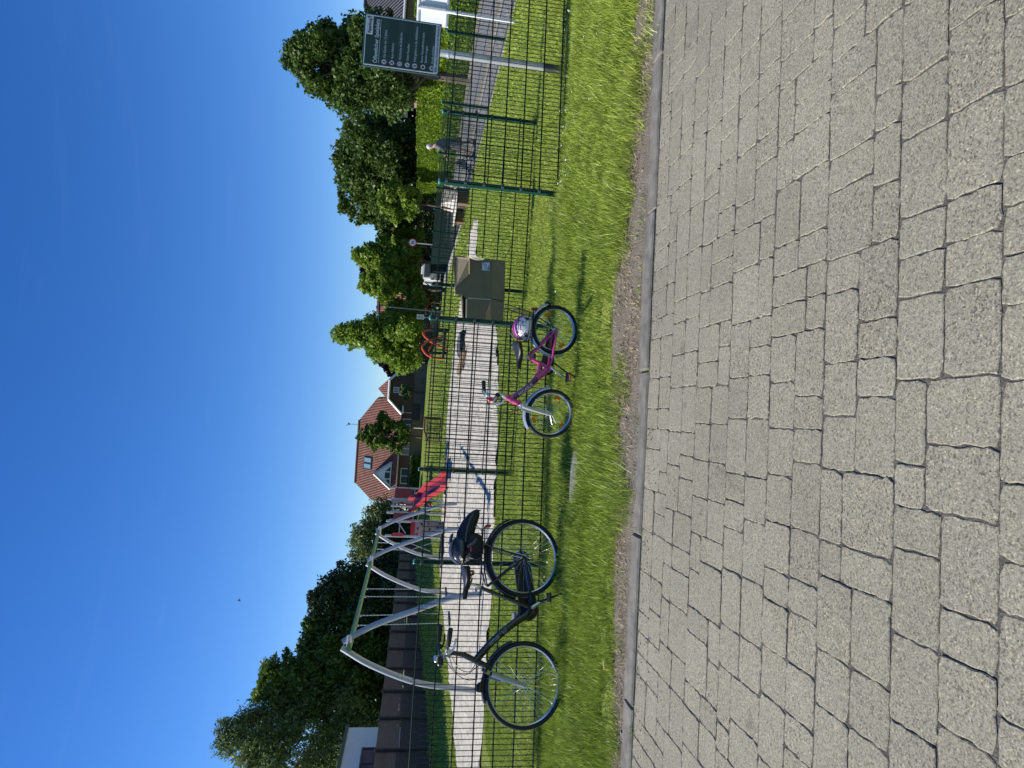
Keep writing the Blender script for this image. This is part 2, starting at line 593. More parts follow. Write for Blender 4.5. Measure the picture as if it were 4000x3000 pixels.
# ---- pavement of concrete blocks in courses along the kerb
ce_, se_ = math.cos(math.atan(KS)), math.sin(math.atan(KS))
def kf(u, v, z=0.0):                       # u along the kerb, v away from it towards the camera
    return (u*ce_ + v*se_, KY0 + u*se_ - v*ce_, z)
mb = MB()
ROW = .166
def paver(u0, u1, v0, v1, fine):
    g_ = .0016
    u0, u1, v0, v1 = u0+g_, u1-g_, v0+g_*1.25, v1-g_*1.25
    if u1-u0 < .03: return
    cu, cv = (u0+u1)/2, (v0+v1)/2
    zt = random.gauss(0, .0009)
    tx, ty = random.gauss(0, .007), random.gauss(0, .006)
    if fine:
        st = .018
        r0 = .007
        P = []
        def side(a, b):
            n = max(2, int((Vector(b)-Vector(a)).length/st))
            return [Vector(a).lerp(Vector(b), i/n) for i in range(n)]
        rr = lambda: r0*random.uniform(.5, 1.7)
        k = [rr() for _ in range(4)]
        P += side((u0+k[0], v0), (u1-k[1], v0))
        P += side((u1, v0+k[1]), (u1, v1-k[2]))
        P += side((u1-k[2], v1), (u0+k[3], v1))
        P += side((u0, v1-k[3]), (u0, v0+k[0]))
        J = [Vector((p.x+random.gauss(0, .0019), p.y+random.gauss(0, .0016))) for p in P]
    else:
        J = [Vector(p) for p in ((u0, v0), (u1, v0), (u1, v1), (u0, v1))]
    n = len(J)
    top, mid, low = [], [], []
    for p in J:
        d = Vector((cu-p.x, cv-p.y))
        d = d/ max(d.length, 1e-6)
        a_ = .0032*random.uniform(.6, 1.6)
        q = p + d*a_
        z = zt + (q.x-cu)*tx + (q.y-cv)*ty
        top.append(kf(q.x, q.y, z))
        mid.append(kf(p.x, p.y, z-.0022))
        low.append(kf(p.x, p.y, -.03))
    fs = [tuple(range(n))[::-1]] + [(i, n+i, n+(i+1) % n, (i+1) % n)[::-1] for i in range(n)] + [(n+i, 2*n+i, 2*n+(i+1) % n, n+(i+1) % n)[::-1] for i in range(n)]
    mb.add(top+mid+low, [f[::-1] for f in fs])
v = .011
band = 0
while v < 8.5:
    u = -7.5 + random.random()*.3
    while u < 7.5:
        two = random.random()
        off = 0 if two < .72 else random.choice((-.055, .055))
        L = random.choice((.355, .355, .297, .24, .415))
        for v0, v1 in ((v, v+ROW+off), (v+ROW+off, v+2*ROW)):
            parts = {.355: [(.1775, .1775), (.118, .237), (.237, .118)], .297: [(.1785, .1185), (.1185, .1785)], .24: [(.24,), (.12, .12)],
                     .415: [(.1775, .2375), (.2375, .1775), (.1775, .1185, .119)]}[L]
            q = u
            for l in random.choice(parts):
                paver(q, q+l, v0, v1, abs(q) < 2.6 and v1 < 3.1)
                q += l
        u += L
    v += 2*ROW
pave = structure(mb.build('pavement', pavermat()))
jb = MB()
jb.add([kf(-7.6, .0, -.0038), kf(7.6, .0, -.0038), kf(7.6, 8.6, -.0038), kf(-7.6, 8.6, -.0038)], [(3, 2, 1, 0)])
jm = groundmat('joint_grit', [(.3, (.03, .027, .025)), (.5, (.09, .083, .07)), (.62, (.2, .185, .155)), (.75, (.3, .28, .24))], (60, 210), bump=1.0, bscale=160, bdist=.006)
structure(jb.build('pavement_joints', jm))

# ---- kerb: flush concrete edging, one-metre lengths
kb = MB()
q = -7.86
while q < 8:
    kb.bbox((0, 0, 0), (.992, .15, .26), .010, None)
    vs = kb.v[-24:]
    dz, rz = random.gauss(.012, .002), random.gauss(0, .002)
    kb.v[-24:] = [(lambda p: (p[0]-.0, p[1], p[2]+rz*(x-0)))(kf(q+.5+x, -.078+y+0*x, z-.13+dz)) for (x, y, z) in vs]
    q += 1.0
km = mat('kerb_concrete', (.18, .166, .135), .95, 0, .42, 9, .6, 220)
structure(kb.build('kerb', km))

# ---- bare soil between kerb and grass
edge_x = np.array([-8, -2.1, -1.07, -.5, .0, .61, 1.0, 1.48, 2.2, 2.87, 8])
edge_d = np.array([.20, .21, .34, .46, .56, .66, .60, .52, .46, .42, .42])
def soil_edge(X): return np.interp(X, edge_x, edge_d)
sx_ = np.linspace(-8, 8, 161)
sd_ = np.linspace(.085, 1.3, 24)
SX, SD = np.meshgrid(sx_, sd_)
SY = KY0 + KS*SX + SD
SZ = .006 + .014*(fbm(SX, SY, 3)-.5) - .03*npstep(.0, .3, SD-soil_edge(SX)-.05)
SZ += npstep(.30, .14, SD)*(.016*(fbm(SX+3, SY, 7)-.35)+.004)
SZ[0] = -.02
SZ[-1] = -.02
i2 = np.arange(SX.size).reshape(SX.shape)
F = np.stack([i2[:-1, :-1], i2[:-1, 1:], i2[1:, 1:], i2[1:, :-1]], -1).reshape(-1, 4)
soilm = groundmat('bare_soil', [(.28, (.05, .04, .026)), (.42, (.15, .125, .09)), (.55, (.24, .205, .155)), (.66, (.31, .27, .205)), (.8, (.42, .375, .28))], (9, 75), bump=1.0, bscale=90, bdist=.02)
structure(npmesh('soil_strip', np.stack([SX, SY, SZ], -1).reshape(-1, 3), F, soilm, smooth=True))

# ---- sand of the playground
KY = .9245
sand_poly = [(4.95, 20.3), (3.55, 19.5), (2.4, 16.4), (1.3, 13.3), (.2, 12.0), (-1.34, 11.33), (-3.17, 10.95), (-6.16, 10.76), (-8.3, 10.9), (-8.6, 15), (-8.5, 22), (-8.3, 30.8),
             (-4.7, 31.6), (-.66, 32.8), (1.2, 30.6), (2.55, 28.6), (3.65, 26.5), (4.7, 24.6), (5.2, 22.5)]
sand_poly = smoothcurve([Vector((x, y*KY, 0)) for x, y in sand_poly] + [Vector((4.95, 20.3*KY, 0))], 4)
sand_np = np.array([(p.x, p.y) for p in sand_poly])
def inside(px, py, poly):
    c = np.zeros(px.shape, bool)
    n = len(poly)
    j = n-1
    for i in range(n):
        xi, yi = poly[i]; xj, yj = poly[j]
        with np.errstate(divide='ignore', invalid='ignore'):
            t = ((yi > py) != (yj > py)) & (px < (xj-xi)*(py-yi)/(yj-yi+1e-12)+xi)
        c ^= t
        j = i
    return c
ax_ = np.arange(-9.2, 6, .075)
ay_ = np.arange(9.6, 31, .095)
AX, AY = np.meshgrid(ax_, ay_)
wob = .22*(fbm(AX, AY, 1.4)-.5)
ins = inside(AX+wob, AY+wob, sand_np)
AZ = .012 + .10*(fbm(AX, AY, 2.0, 5)-.45) + .05*(vnoise(AX+3, AY, 4.1)-.5) - .05*npstep(.62, .8, vnoise(AX, AY+5, 3.3))
AZ = np.maximum(AZ, .004)
i3 = np.arange(AX.size).reshape(AX.shape)
F = np.stack([i3[:-1, :-1], i3[:-1, 1:], i3[1:, 1:], i3[1:, :-1]], -1).reshape(-1, 4)
k_ = (ins[:-1, :-1] & ins[:-1, 1:] & ins[1:, 1:] & ins[1:, :-1]).reshape(-1)
F = F[k_]
us, inv = np.unique(F, return_inverse=True)
sandm = groundmat('sand_grains', [(.28, (.20, .18, .135)), (.4, (.37, .34, .27)), (.52, (.48, .445, .365)), (.72, (.58, .545, .455))], (2.1, 13), bump=.9, bscale=7, bdist=.06)
structure(npmesh('sand', np.stack([AX, AY, AZ], -1).reshape(-1, 3)[us], inv.reshape(-1, 4), sandm, smooth=True))

# ---- street on the right: pale cobble margin and grey carriageway
def sheet(name, poly, z, mt):
    b = MB()
    b.add([(x, y, z) for x, y in poly], [tuple(range(len(poly)))])
    return structure(b.build(name, mt))
def blockmat(name, c1, c2, joint, bw, rh, ms):
    mt, t, b = newmat(name)
    tc = t.nodes.new('ShaderNodeTexCoord')
    br = t.nodes.new('ShaderNodeTexBrick')
    br.inputs['Color1'].default_value = (*c1, 1)
    br.inputs['Color2'].default_value = (*c2, 1)
    br.inputs['Mortar'].default_value = (*joint, 1)
    br.inputs['Scale'].default_value = 1
    br.inputs['Brick Width'].default_value = bw
    br.inputs['Row Height'].default_value = rh
    br.inputs['Mortar Size'].default_value = ms
    n = t.nodes.new('ShaderNodeTexNoise')
    n.inputs['Scale'].default_value = .9
    n.inputs['Detail'].default_value = 7
    mr = t.nodes.new('ShaderNodeMapRange')
    mr.inputs['To Min'].default_value = .75
    mr.inputs['To Max'].default_value = 1.25
    mx = t.nodes.new('ShaderNodeMixRGB')
    mx.blend_type = 'MULTIPLY'
    mx.inputs['Fac'].default_value = 1
    t.links.new(tc.outputs['Object'], br.inputs['Vector'])
    t.links.new(tc.outputs['Object'], n.inputs['Vector'])
    t.links.new(n.outputs['Fac'], mr.inputs['Value'])
    t.links.new(br.outputs['Color'], mx.inputs['Color1'])
    t.links.new(mr.outputs[0], mx.inputs['Color2'])
    t.links.new(mx.outputs['Color'], b.inputs['Base Color'])
    b.inputs['Roughness'].default_value = .9
    return mt
sheet('footpath', [(7.55, 2), (9.7, 2), (9.75, 34), (9.9, 72), (7.7, 72), (7.15, 34), (7.5, 20)], .004, blockmat('pale_setts', (.44, .42, .38), (.36, .35, .32), (.2, .19, .17), .3, .22, .025))
sheet('road', [(9.705, 2), (14.7, 2), (14.7, 72), (9.905, 72), (9.755, 34)], .006, blockmat('grey_setts', (.26, .26, .27), (.225, .225, .24), (.14, .14, .14), .5, .28, .03))
kb = MB()
for i in range(70): kb.bbox((9.72+.003*max(0, i-30), 2.5+i, .03), (.09, .985, .1), .01)
structure(kb.build('road_kerb', km))
kb = MB()
for i in range(70): kb.bbox((14.78, 2.5+i, .03), (.12, .985, .14), .01)
structure(kb.build('road_kerb', km))

# ================================================================== GRASS
def blades(n, xr, yr, keep, hmin, hmax, wid, lean=.55, z0=0.0):
    X = rng.uniform(*xr, n); Y = rng.uniform(*yr, n)
    p = keep(X, Y)
    k = rng.random(n) < p
    X, Y = X[k], Y[k]
    m_ = len(X)
    big = npstep(.45, .75, fbm(X, Y, 1.6))
    H = rng.uniform(hmin, hmax, m_)*(.65+.8*big)
    an = rng.uniform(0, 2*np.pi, m_)
    ln = H*lean*rng.uniform(.2, 1.5, m_)
    wa = rng.uniform(0, 2*np.pi, m_)
    W = wid*rng.uniform(.6, 1.4, m_)
    Z = np_terrain(X, Y) + z0
    b0 = np.stack([X-np.cos(wa)*W, Y-np.sin(wa)*W, Z-.012], -1)
    b1 = np.stack([X+np.cos(wa)*W, Y+np.sin(wa)*W, Z-.012], -1)
    tp = np.stack([X+np.cos(an)*ln, Y+np.sin(an)*ln, Z+H], -1)
    return np.stack([b0, b1, tp], 1).reshape(-1, 3)
fence_n = lambda X: np.where(X < 1.4, 6.33+.173/.985*(X+1.84), 6.71+.147/.989*(X-2.11))
fence_r = lambda X: 8.70 + (8.72-8.70)*(3.69-X)/4.95
def not_under(X, Y):
    a = np.abs(Y-fence_n(X)+.03)
    gap = (X > .75) & (X < 2.02)
    k = np.where(gap, 1, npstep(.02, .09, a))
    b = np.abs(Y-fence_r(X)+.03)
    k2 = np.where((X > -1.3) & (X < 3.7), npstep(.02, .08, b), 1)
    return k*k2
STONE = G(2244, 1862)
def keep_verge(X, Y):
    d = Y-kerbY(X)
    nz_ = 1.7*(fbm(X, Y, 1.5)-.5) + 1.5*(fbm(X+7, Y, 6)-.5)
    e = soil_edge(X)
    p = npstep(e-.12, e+.2, d+nz_*.62)
    p = np.maximum(p, .30*(d > .16)*(fbm(X, Y, 5) > .57))
    s_ = ((X-STONE.x)/.27)**2+((Y-STONE.y)/.17)**2
    p = p*(s_ > 1)
    return p*not_under(X, Y)*(.55+.45*npstep(.25, .6, fbm(X, Y, 4)))
def keep_back(X, Y):
    return not_under(X, Y)*(~inside(X, Y, sand_np))*(.4+.6*npstep(.25, .6, fbm(X, Y, 2)))*(X < 7.5)
gp = [blades(300000, (-3.6, 4.6), (3.5, 7.2), lambda X, Y: keep_verge(X, Y)*(Y < fence_n(X)+.1), .028, .085, .0033, .6),
      blades(26000, (-3.6, 4.6), (3.5, 6.2), lambda X, Y: keep_verge(X, Y)*npstep(.5, .62, fbm(X, Y, 1.9))*.9, .07, .13, .0034, .8),
      blades(210000, (-5.5, 6.5), (5.6, 11), lambda X, Y: keep_back(X, Y)*(Y > fence_n(X)-.05), .025, .055, .0042),
      blades(110000, (-.5, 7.5), (11, 24), keep_back, .03, .06, .007),
      blades(60000, (-14, 7.2), (24, 50), lambda X, Y: keep_back(X, Y)*(1-inside(X, Y, sand_np)), .05, .10, .02),
      blades(40000, (-13, -8), (8, 30), lambda X, Y: keep_back(X, Y), .05, .12, .012)]
V = np.concatenate(gp)
F = np.arange(len(V)).reshape(-1, 3)
grm = leafmat('grass_blade', (.022, .048, .003), (.50, .62, .085), trans=.17, clump=4.5, rough=.45, spec=.4)
g_ = npmesh('grass', V, F, grm)
g_['kind'] = 'stuff'
# dry stalks and litter on the soil strip
V = np.concatenate([blades(60000, (-3.6, 4.6), (3.4, 5.2), lambda X, Y: (Y-kerbY(X) > .17)*npstep(soil_edge(X)+.35, soil_edge(X)-.1, Y-kerbY(X))*npstep(.35, .6, fbm(X, Y, 4)), .004, .014, .0032, 4.0, .022),
                    blades(9000, (-3.6, 4.6), (4, 7), lambda X, Y: .5*keep_verge(X, Y), .02, .05, .0018, 1.3)])
g_ = npmesh('dry_grass', V, np.arange(len(V)).reshape(-1, 3), leafmat('dry_stalk', (.16, .11, .055), (.55, .46, .27), trans=.2, clump=3))
g_['kind'] = 'stuff'
nd = 420
dbx = rng.uniform(-3.4, 4.4, nd); dbd = rng.uniform(.1, .75, nd)
kk = dbd < soil_edge(dbx)+.12
b = MB()
for x, d in zip(dbx[kk], dbd[kk]):
    r_ = random.choice((.004, .005, .006, .009, .013))
    b.ball((x, KY0+KS*x+d, .008), (r_*random.uniform(.8, 1.5), r_*random.uniform(.8, 1.4), r_*.7), 6, 4, Matrix.Rotation(random.random()*3, 3, 'Z'))
d_ = b.build('soil_crumbs', mat('crumb_stone', (.22, .19, .155), .9, 0, .45, 40), None, True)
d_['kind'] = 'stuff'
nd = 900
b = MB()
for i in range(nd):       # grit and dry bits blown over the paving next to the kerb
    u, v = random.uniform(-3.2, 3.6), abs(random.gauss(0, .10))+.003
    x, y, z = kf(u, v, .001)
    r_ = random.uniform(.0015, .0045)
    b.ball((x, y, z+r_*.3), (r_*random.uniform(.8, 1.8), r_, r_*.6), 5, 3, Matrix.Rotation(random.random()*3, 3, 'Z'))
d_ = b.build('grit', mat('crumb_stone', (.22, .19, .155)), None)
d_['kind'] = 'stuff'
# long tufts under the fences
def tufts(pts, n, h):
    o = []
    for (x, y) in pts:
        a = rng.uniform(0, 6.283, n); r_ = rng.uniform(0, .06, n); H = rng.uniform(.4, 1, n)*h
        X, Y = x+np.cos(a)*r_, y+np.sin(a)*r_*.6
        l_ = H*rng.uniform(.2, .9, n); wa = rng.uniform(0, 6.283, n)
        b0 = np.stack([X-np.cos(wa)*.003, Y-np.sin(wa)*.003, np.full(n, -.01)], -1)
        b1 = np.stack([X+np.cos(wa)*.003, Y+np.sin(wa)*.003, np.full(n, -.01)], -1)
        tp = np.stack([X+np.cos(a)*l_, Y+np.sin(a)*l_, H], -1)
        o.append(np.stack([b0, b1, tp], 1).reshape(-1, 3))
    return np.concatenate(o)
tp_ = [(2.1, 6.66), (2.2, 6.72), (3.6, 7.05), (3.7, 7.1), (3.5, 7.02), (.62, 6.72), (.72, 6.8), (1.3, 8.55), (1.22, 8.6), (3.7, 8.65), (-1.26, 8.7), (-1.84, 6.28), (-1.78, 6.36), (.5, 5.9), (-.6, 4.4), (.9, 4.35), (1.9, 4.3), (.45, 4.5), (-.42, 5.55), (-.95, 5.1)]
V = tufts(tp_, 45, .16)
g_ = npmesh('grass_tufts', V, np.arange(len(V)).reshape(-1, 3), grm)
g_['kind'] = 'stuff'
# daisies
X = np.concatenate([rng.uniform(2.0, 4.4, 46), rng.uniform(-3, 2, 12)])
Y = np.concatenate([fence_n(X[:46])-rng.gamma(1.5, .28, 46)-.1, fence_n(X[46:])-rng.uniform(.1, 1.2, 12)])
db = MB()
for x, y in zip(X, Y):
    r_ = random.uniform(.006, .011)
    z = random.uniform(.05, .085)
    t_ = random.uniform(-.5, .5)
    db.add([(x, y, z+.003)] + [(x+r_*math.cos(k*math.pi/4), y+r_*math.sin(k*math.pi/4), z-t_*r_*math.sin(k*math.pi/4)) for k in range(8)], [(0, 1+k, 1+(k+1) % 8) for k in range(8)])
    db.add([(x-.001, y, 0), (x+.001, y, 0), (x, y, z)], [(0, 1, 2)])
d_ = db.build('daisies', mat('daisy_white', (.82, .82, .8), .6, 0, .05))
d_['kind'] = 'stuff'

# ---- half-buried flat stone in the verge
b = MB()
o = []
for k in range(14):
    a = 2*math.pi*k/14
    o.append((STONE.x + .26*math.cos(a)*random.uniform(.85, 1.1) , STONE.y + .15*math.sin(a)*random.uniform(.8, 1.1)))
r_ = [[Vector((STONE.x+(x-STONE.x)*s, STONE.y+(y-STONE.y)*s, z+random.gauss(0, .003))) for x, y in o] for s, z in ((1.03, -.03), (1.0, .004), (.93, .016), (.45, .021), (.05, .020))]
b.loft(r_)
tag(b.build('flat_stone', mat('weathered_stone', (.19, .18, .18), .9, 0, .25, 9, .7, 60), smooth=True), 'flat grey stone half sunk in the grass between the two bicycles', 'stone')
b = MB()
c = G(2372, 2600)

b.prism([(c.x-.03, c.y, .015), (c.x, c.y-.018, .023), (c.x+.035, c.y+.005, .019), (c.x+.005, c.y+.02, .025)], (0, 0, .004))
tag(b.build('dry_leaf', mat('dry_leaf', (.5, .3, .17), .8, 0, .2)), 'brown dry leaf lying at the edge of the kerb', 'leaf')

# ================================================================== FENCES of green wire mesh
wire = mat('green_wire', (.002, .016, .011), .5, 0, .1, 3, spec=.25)
postm = mat('green_post', (.0035, .044, .029), .45, 0, .1, 5, spec=.25)
capm = mat('post_cap', (.06, .30, .28), .4, 0, .05)
clipm = mat('clip_steel', (.06, .075, .07), .4, .3, .1)
def wires(p0, p1, z0, z1, step=.05, rv=.0042, rh=.0062, n=4, off=.0):
    b = MB()
    p0, p1 = Vector(p0), Vector(p1)
    L = (p1-p0).length
    e = (p1-p0)/L
    nn = Vector((-e.y, e.x, 0))
    k = int(round(L/step))
    for i in range(k+1):
        q = p0 + e*(L*i/k)
        g_ = Vector((q.x, q.y, 0))
        b.tube([g_+Vector((0, 0, p0.z+z0-.02)), g_+Vector((0, 0, p0.z+z1+.022))], rv, n)
    nh = int(round((z1-z0)/.2))
    for i in range(nh+1):
        z = z0+(z1-z0)*i/nh
        for s in (-1, 1):
            o_ = nn*(s*(rv+rh*.8)) + Vector((0, 0, z))
            b.tube([p0+o_, p1+o_], rh, n)
    return b
def mesh_fence(label, pts, group, base=0.0, skip_post=(), skip_panel=(), detail=True, z1=1.235, step=.05, top=1.30, side=-1):
    f = thing('mesh_fence', (pts[0][0], pts[0][1], base), label, 'fence', group)
    for i in range(len(pts)-1):
        if i in skip_panel: continue
        wires((*pts[i], base), (*pts[i+1], base), .035, z1, step).build('mesh_panel', wire, f)
    for i, (x, y) in enumerate(pts):
        if i in skip_post: continue
        a = pts[max(0, i-1)]; c = pts[min(len(pts)-1, i+1)]
        e = Vector((c[0]-a[0], c[1]-a[1], 0)).normalized()
        nn = Vector((e.y, -e.x, 0))*(1 if side < 0 else -1)
        if nn.y > 0 and abs(nn.y) > .5: nn = -nn
        rot = Matrix((e, -nn, Vector((0, 0, 1)))).transposed()
        q = Vector((x, y, base)) - nn*.037
        b = MB().bbox(q+Vector((0, 0, top/2-.1)), (.044, .06, top+.2), .004, rot)
        p = b.build('post', postm, f)
        MB().bbox(q+Vector((0, 0, top+.012)), (.05, .066, .024), .010, rot).build('cap', capm, p)
        if detail:
            for k in range(7):
                MB().bbox(Vector((x, y, base+.035+k*(z1-.035)/6)) + nn*.012, (.042, .03, .032), .004, rot).build('clip', clipm, p)
    return f
en = Vector((-.985, -.173))
LN = [(.66, 6.77), (-1.84, 6.33), (-1.84-2.5*.985, 6.33-2.5*.173), (-1.84-5*.985, 6.33-5*.173)]
mesh_fence('green wire mesh fence behind the black bicycle, nearest the paving', LN, 'green mesh fence runs')
RN = [(2.11, 6.71), (2.11+2.52*.989, 6.71+2.52*.147), (2.11+5.04*.989, 6.71+5.04*.147)]
mesh_fence('green wire mesh fence in front of the playground rules sign', RN, 'green mesh fence runs')
RF = [(3.69, 8.70), (1.30, 8.66), (-1.26, 8.73)]
mesh_fence('set-back green mesh fence run carrying the torn cardboard box', RF, 'green mesh fence runs')
SF = [(7.62, 8.9), (7.62, 11.4), (7.66, 13.89), (7.6, 17.34), (7.6, 21.22), (7.25, 23.95), (7.35, 27.3), (7.6, 32.6), (7.8, 37.5), (8.1, 42.0), (8.4, 47.0), (8.7, 52.0)]
mesh_fence('long green mesh fence running away beside the street', SF, 'green mesh fence runs', detail=False)

# ================================================================== SIGNS
steel = mat('galvanised_steel', (.52, .53, .55), .38, .55, .14, 9, .15, 60)
whitep = mat('white_paint', (.78, .79, .80), .45, 0, .05, 4)
blackp = mat('black_plastic', (.012, .012, .013), .45, 0, .2, 12)
darkg = mat('sign_dark_green', (.010, .045, .034), .55, 0, .06, 4)
stripe = mat('sign_band_green', (.020, .058, .045), .55, 0, .06, 4)
offw = mat('sign_off_white', (.62, .66, .68), .5, 0, .06, 20)
signtext = mat('sign_lettering', (.68, .74, .74), .5, 0, .03)
ringred = mat('sign_ring_red', (.30, .02, .05), .5, 0, .05)
YS = 7.03
s_ = thing('information_sign', (3.61, 7.09, 0), 'dark green playground rules board with white lettering on a steel post', 'sign')
tl, tr, bl, br_ = AT(1414, 253, YS), AT(1423, 43, YS), AT(1716, 301, YS), AT(1723, 98, YS)
cx = (tl.x+tr.x+bl.x+br_.x)/4
Wd = ((tr-tl).length+(br_-bl).length)/2
zt, zb = (tl.z+tr.z)/2, (bl.z+br_.z)/2
Hd = zt-zb
post = MB()
post.tube([(3.64, 7.09, -.1), (3.64, 7.09, zt-.12)], .038, 20)
pp = post.build('post', steel, s_, True)
MB().tube([(3.64, 7.09, -.05), (3.64, 7.09, .20), (3.64, 7.09, .215)], [.042, .042, .039], 20).build('foot_band', mat('dark_foot', (.035, .037, .04), .5, 0, .2), pp, True)  # dark band round the foot of the post
MB().ring((3.64, 7.09, zb-.09), (0, 0, 1), .0405, .006, 24, 6, 2.5).build('clamp', steel, pp, True)
cb_ = MB().bbox((cx, YS+.012, (zt+zb)/2), (Wd, .02, Hd), .006)
bd = cb_.build('board', darkg, s_)
SX_ = Matrix(((1, 0, 0, cx-Wd/2), (0, 0, -1, YS), (0, 1, 0, zb), (0, 0, 0, 1)))   # board plane: x right, y up, z to the reader
def onb(b, name, mt): return b.build(name, mt, bd, xf=SX_)
fr = MB()
m_ = .022
for a, c, d in (((Wd/2, Hd-m_), 0, (Wd-2*m_, .010)), ((m_, Hd/2), 0, (.010, Hd-2*m_)), ((Wd-m_, Hd/2), 0, (.010, Hd-2*m_))):
    fr.box((a[0], a[1], .0042), (d[0], d[1], .003))
onb(fr, 'border_line', signtext)
stp = MB()
ys = [Hd*(1-k) for k in (.285, .385, .485, .585, .68, .79, .905)]
for k in (0, 2, 4, 6): stp.box((Wd/2, ys[k], .0035), (Wd-.065, .072, .002))
onb(stp, 'band', stripe)
bt = MB().box((Wd/2, .036, .0040), (Wd-.055, .05, .003))
onb(bt, 'bottom_strip', offw)
lg = MB().box((Wd-.022-.105, Hd-.062, .0040), (.20, .072, .003))
onb(lg, 'town_panel', offw)
def txt(body, x, y, size, mt=signtext, width=None, align='LEFT', name='lettering', bold=.0):
    return textmesh(name, body, size, mt, bd, SX_ @ Matrix.Translation((x, y, .0063)), align, .0, bold, width)
txt('Papenburg', Wd-.215, Hd-.078, .045, blackp, .155, bold=.0015)
fl = MB()
fl.tube([(Wd-.056, Hd-.052, .006), (Wd-.042, Hd-.034, .006), (Wd-.036, Hd-.055, .006), (Wd-.045, Hd-.075, .006)], .005, 6)
onb(fl, 'town_emblem', blackp)
txt('Öffentlicher Spielplatz', .045, Hd*(1-.195), .06, width=Wd-.10, bold=.0008)
ul = MB().box((Wd/2-.0, Hd*(1-.215), .005), (Wd-.10, .004, .002))
onb(ul, 'underline', signtext)
lines = [('Für Kinder bis 12 Jahre', .30), ('Kein Alkohol', .165), ('Nachtruhe ab 20:00 Uhr', .30), ('Nicht Rauchen', .185), ('Müll gehört in die Abfalltonne', .385), ('Keine Fahrradhelme beim', .33), ('Hunde verboten', .20)]
for k, (tx, wd_) in enumerate(lines):
    y = ys[k]
    if k == 5:
        txt(tx, .118, y+.006, .034, width=wd_)
        txt('Spielen tragen', .118, y-.036, .034, width=.19)
    else:
        txt(tx, .118, y-.012, .036, width=wd_)
    ic = MB().tube([(.072, y, .0045), (.072, y, .0058)], .030, 24)
    onb(ic, 'icon_ring', ringred)
    ic = MB().tube([(.072, y, .005), (.072, y, .0068)], .0255, 24)
    onb(ic, 'icon', offw)
    gl = MB()
    z = .0072
    if k == 0:
        gl.ball((.072, y+.010, z), (.006, .006, .001)); gl.box((.072, y-.004, z), (.016, .018, .001))
    elif k in (1, 6):
        for s in (-1, 1): gl.box((.072, y, z), (.040, .008, .001), Matrix.Rotation(s*R(45), 3, 'Z'))
    elif k == 2:
        gl.ring((.072, y, z), (0, 0, 1), .015, .002, 20, 4); gl.box((.076, y+.003, z), (.012, .003, .001)); gl.box((.072, y+.005, z), (.003, .012, .001))
    elif k == 3:
        gl.box((.072, y, z), (.044, .006, .001), Matrix.Rotation(R(45), 3, 'Z')); gl.box((.072, y-.004, z), (.026, .005, .001))
    elif k == 4:
        gl.box((.070, y, z), (.012, .026, .001)); gl.box((.080, y-.006, z), (.006, .014, .001)); gl.ball((.071, y+.017, z), (.005, .005, .001))
    else:
        gl.ball((.071, y+.002, z), (.016, .013, .001)); gl.box((.082, y-.010, z), (.012, .006, .001))
    onb(gl, 'icon_glyph', blackp)
txt('Bitte nehmt Rücksicht auf die Nachbarn', .035, .024, .036, blackp, Wd-.07, bold=.0006)

# white street sign seen from behind, beside the street fence
P0 = G(2010, 85)
s_ = thing('street_sign', (P0.x, P0.y, 0), 'white sign panel seen from its back on a white pole beside the street fence', 'sign')
t1 = AT(1628, 40, P0.y); t2 = AT(1755, 40, P0.y)
MB().tube([(P0.x, P0.y, -.1), (P0.x, P0.y, t1.z-.02)], .032, 16).build('pole', mat('white_pole', (.72, .73, .75), .4, .1, .08), s_, True)
pz = (t1.z+t2.z)/2
prot = Matrix.Rotation(R(-38), 3, 'Z')
pof = lambda a, b_: Vector((P0.x, P0.y+.03, pz)) + prot @ Vector((a, b_, 0))
pan = MB().bbox(pof(.16, .03), (.86, .014, t1.z-t2.z), .004, prot).build('panel', whitep, s_)
for z in (t1.z-.04, t2.z+.04): MB().bbox(pof(.16, .014)+Vector((0, 0, z-pz)), (.84, .018, .035), .004, prot).build('mounting_rail', steel, pan)
MB().bbox((P0.x+.02, P0.y+.0, pz), (.03, .09, .5), .006).build('bracket', steel, s_)

def disc_sign(x, y, Y, base_y, rad, name, label):
    c = AT(x, y, Y)
    bz = terrain(c.x, Y)
    s = thing(name, (c.x, Y, bz), label, 'sign')
    MB().tube([(c.x, Y, bz-.1), (c.x, Y, c.z+rad)], .035, 10).build('pole', steel, s, True)
    d = MB().tube([(c.x, Y-.05, c.z), (c.x, Y-.042, c.z)], rad, 32).build('disc', mat('sign_red', (.55, .02, .02), .4, 0, .05), s)
    MB().tube([(c.x, Y-.054, c.z), (c.x, Y-.047, c.z)], rad*.76, 32).build('disc_face', whitep, d)
    textmesh('lettering', '5t', rad*1.05, blackp, d, Matrix(((1, 0, 0, c.x), (0, 0, -1, Y-.056), (0, 1, 0, c.z-rad*.36), (0, 0, 0, 1))), 'CENTER', 0, .01)
disc_sign(1612, 948, 42.5, 1715, .27, 'weight_limit_sign', 'round red-ringed sign reading 5t on a thin pole beyond the street fence')
c1, c2 = AT(1628, 1229, 46), AT(1656, 1247, 46)
s_ = thing('warning_sign', ((c1.x+c2.x)/2, 46, terrain(c1.x, 46)), 'small white rectangular sign with a black triangle and lines of text', 'sign')
cx2, cz2 = (c1.x+c2.x)/2, (c1.z+c2.z)/2
w2, h2 = .36, abs(c1.z-c2.z)
pn = MB().bbox((cx2, 45.96, cz2), (w2, .02, h2), .004).build('panel', whitep, s_)
MB().tube([(cx2, 46, -.1), (cx2, 46, c1.z)], .03, 10).build('pole', steel, s_, True)
tri = MB()
tp3 = [Vector((cx2+.12*math.sin(a), 45.945, cz2+.09+.12*math.cos(a))) for a in (0, R(120), R(240))]
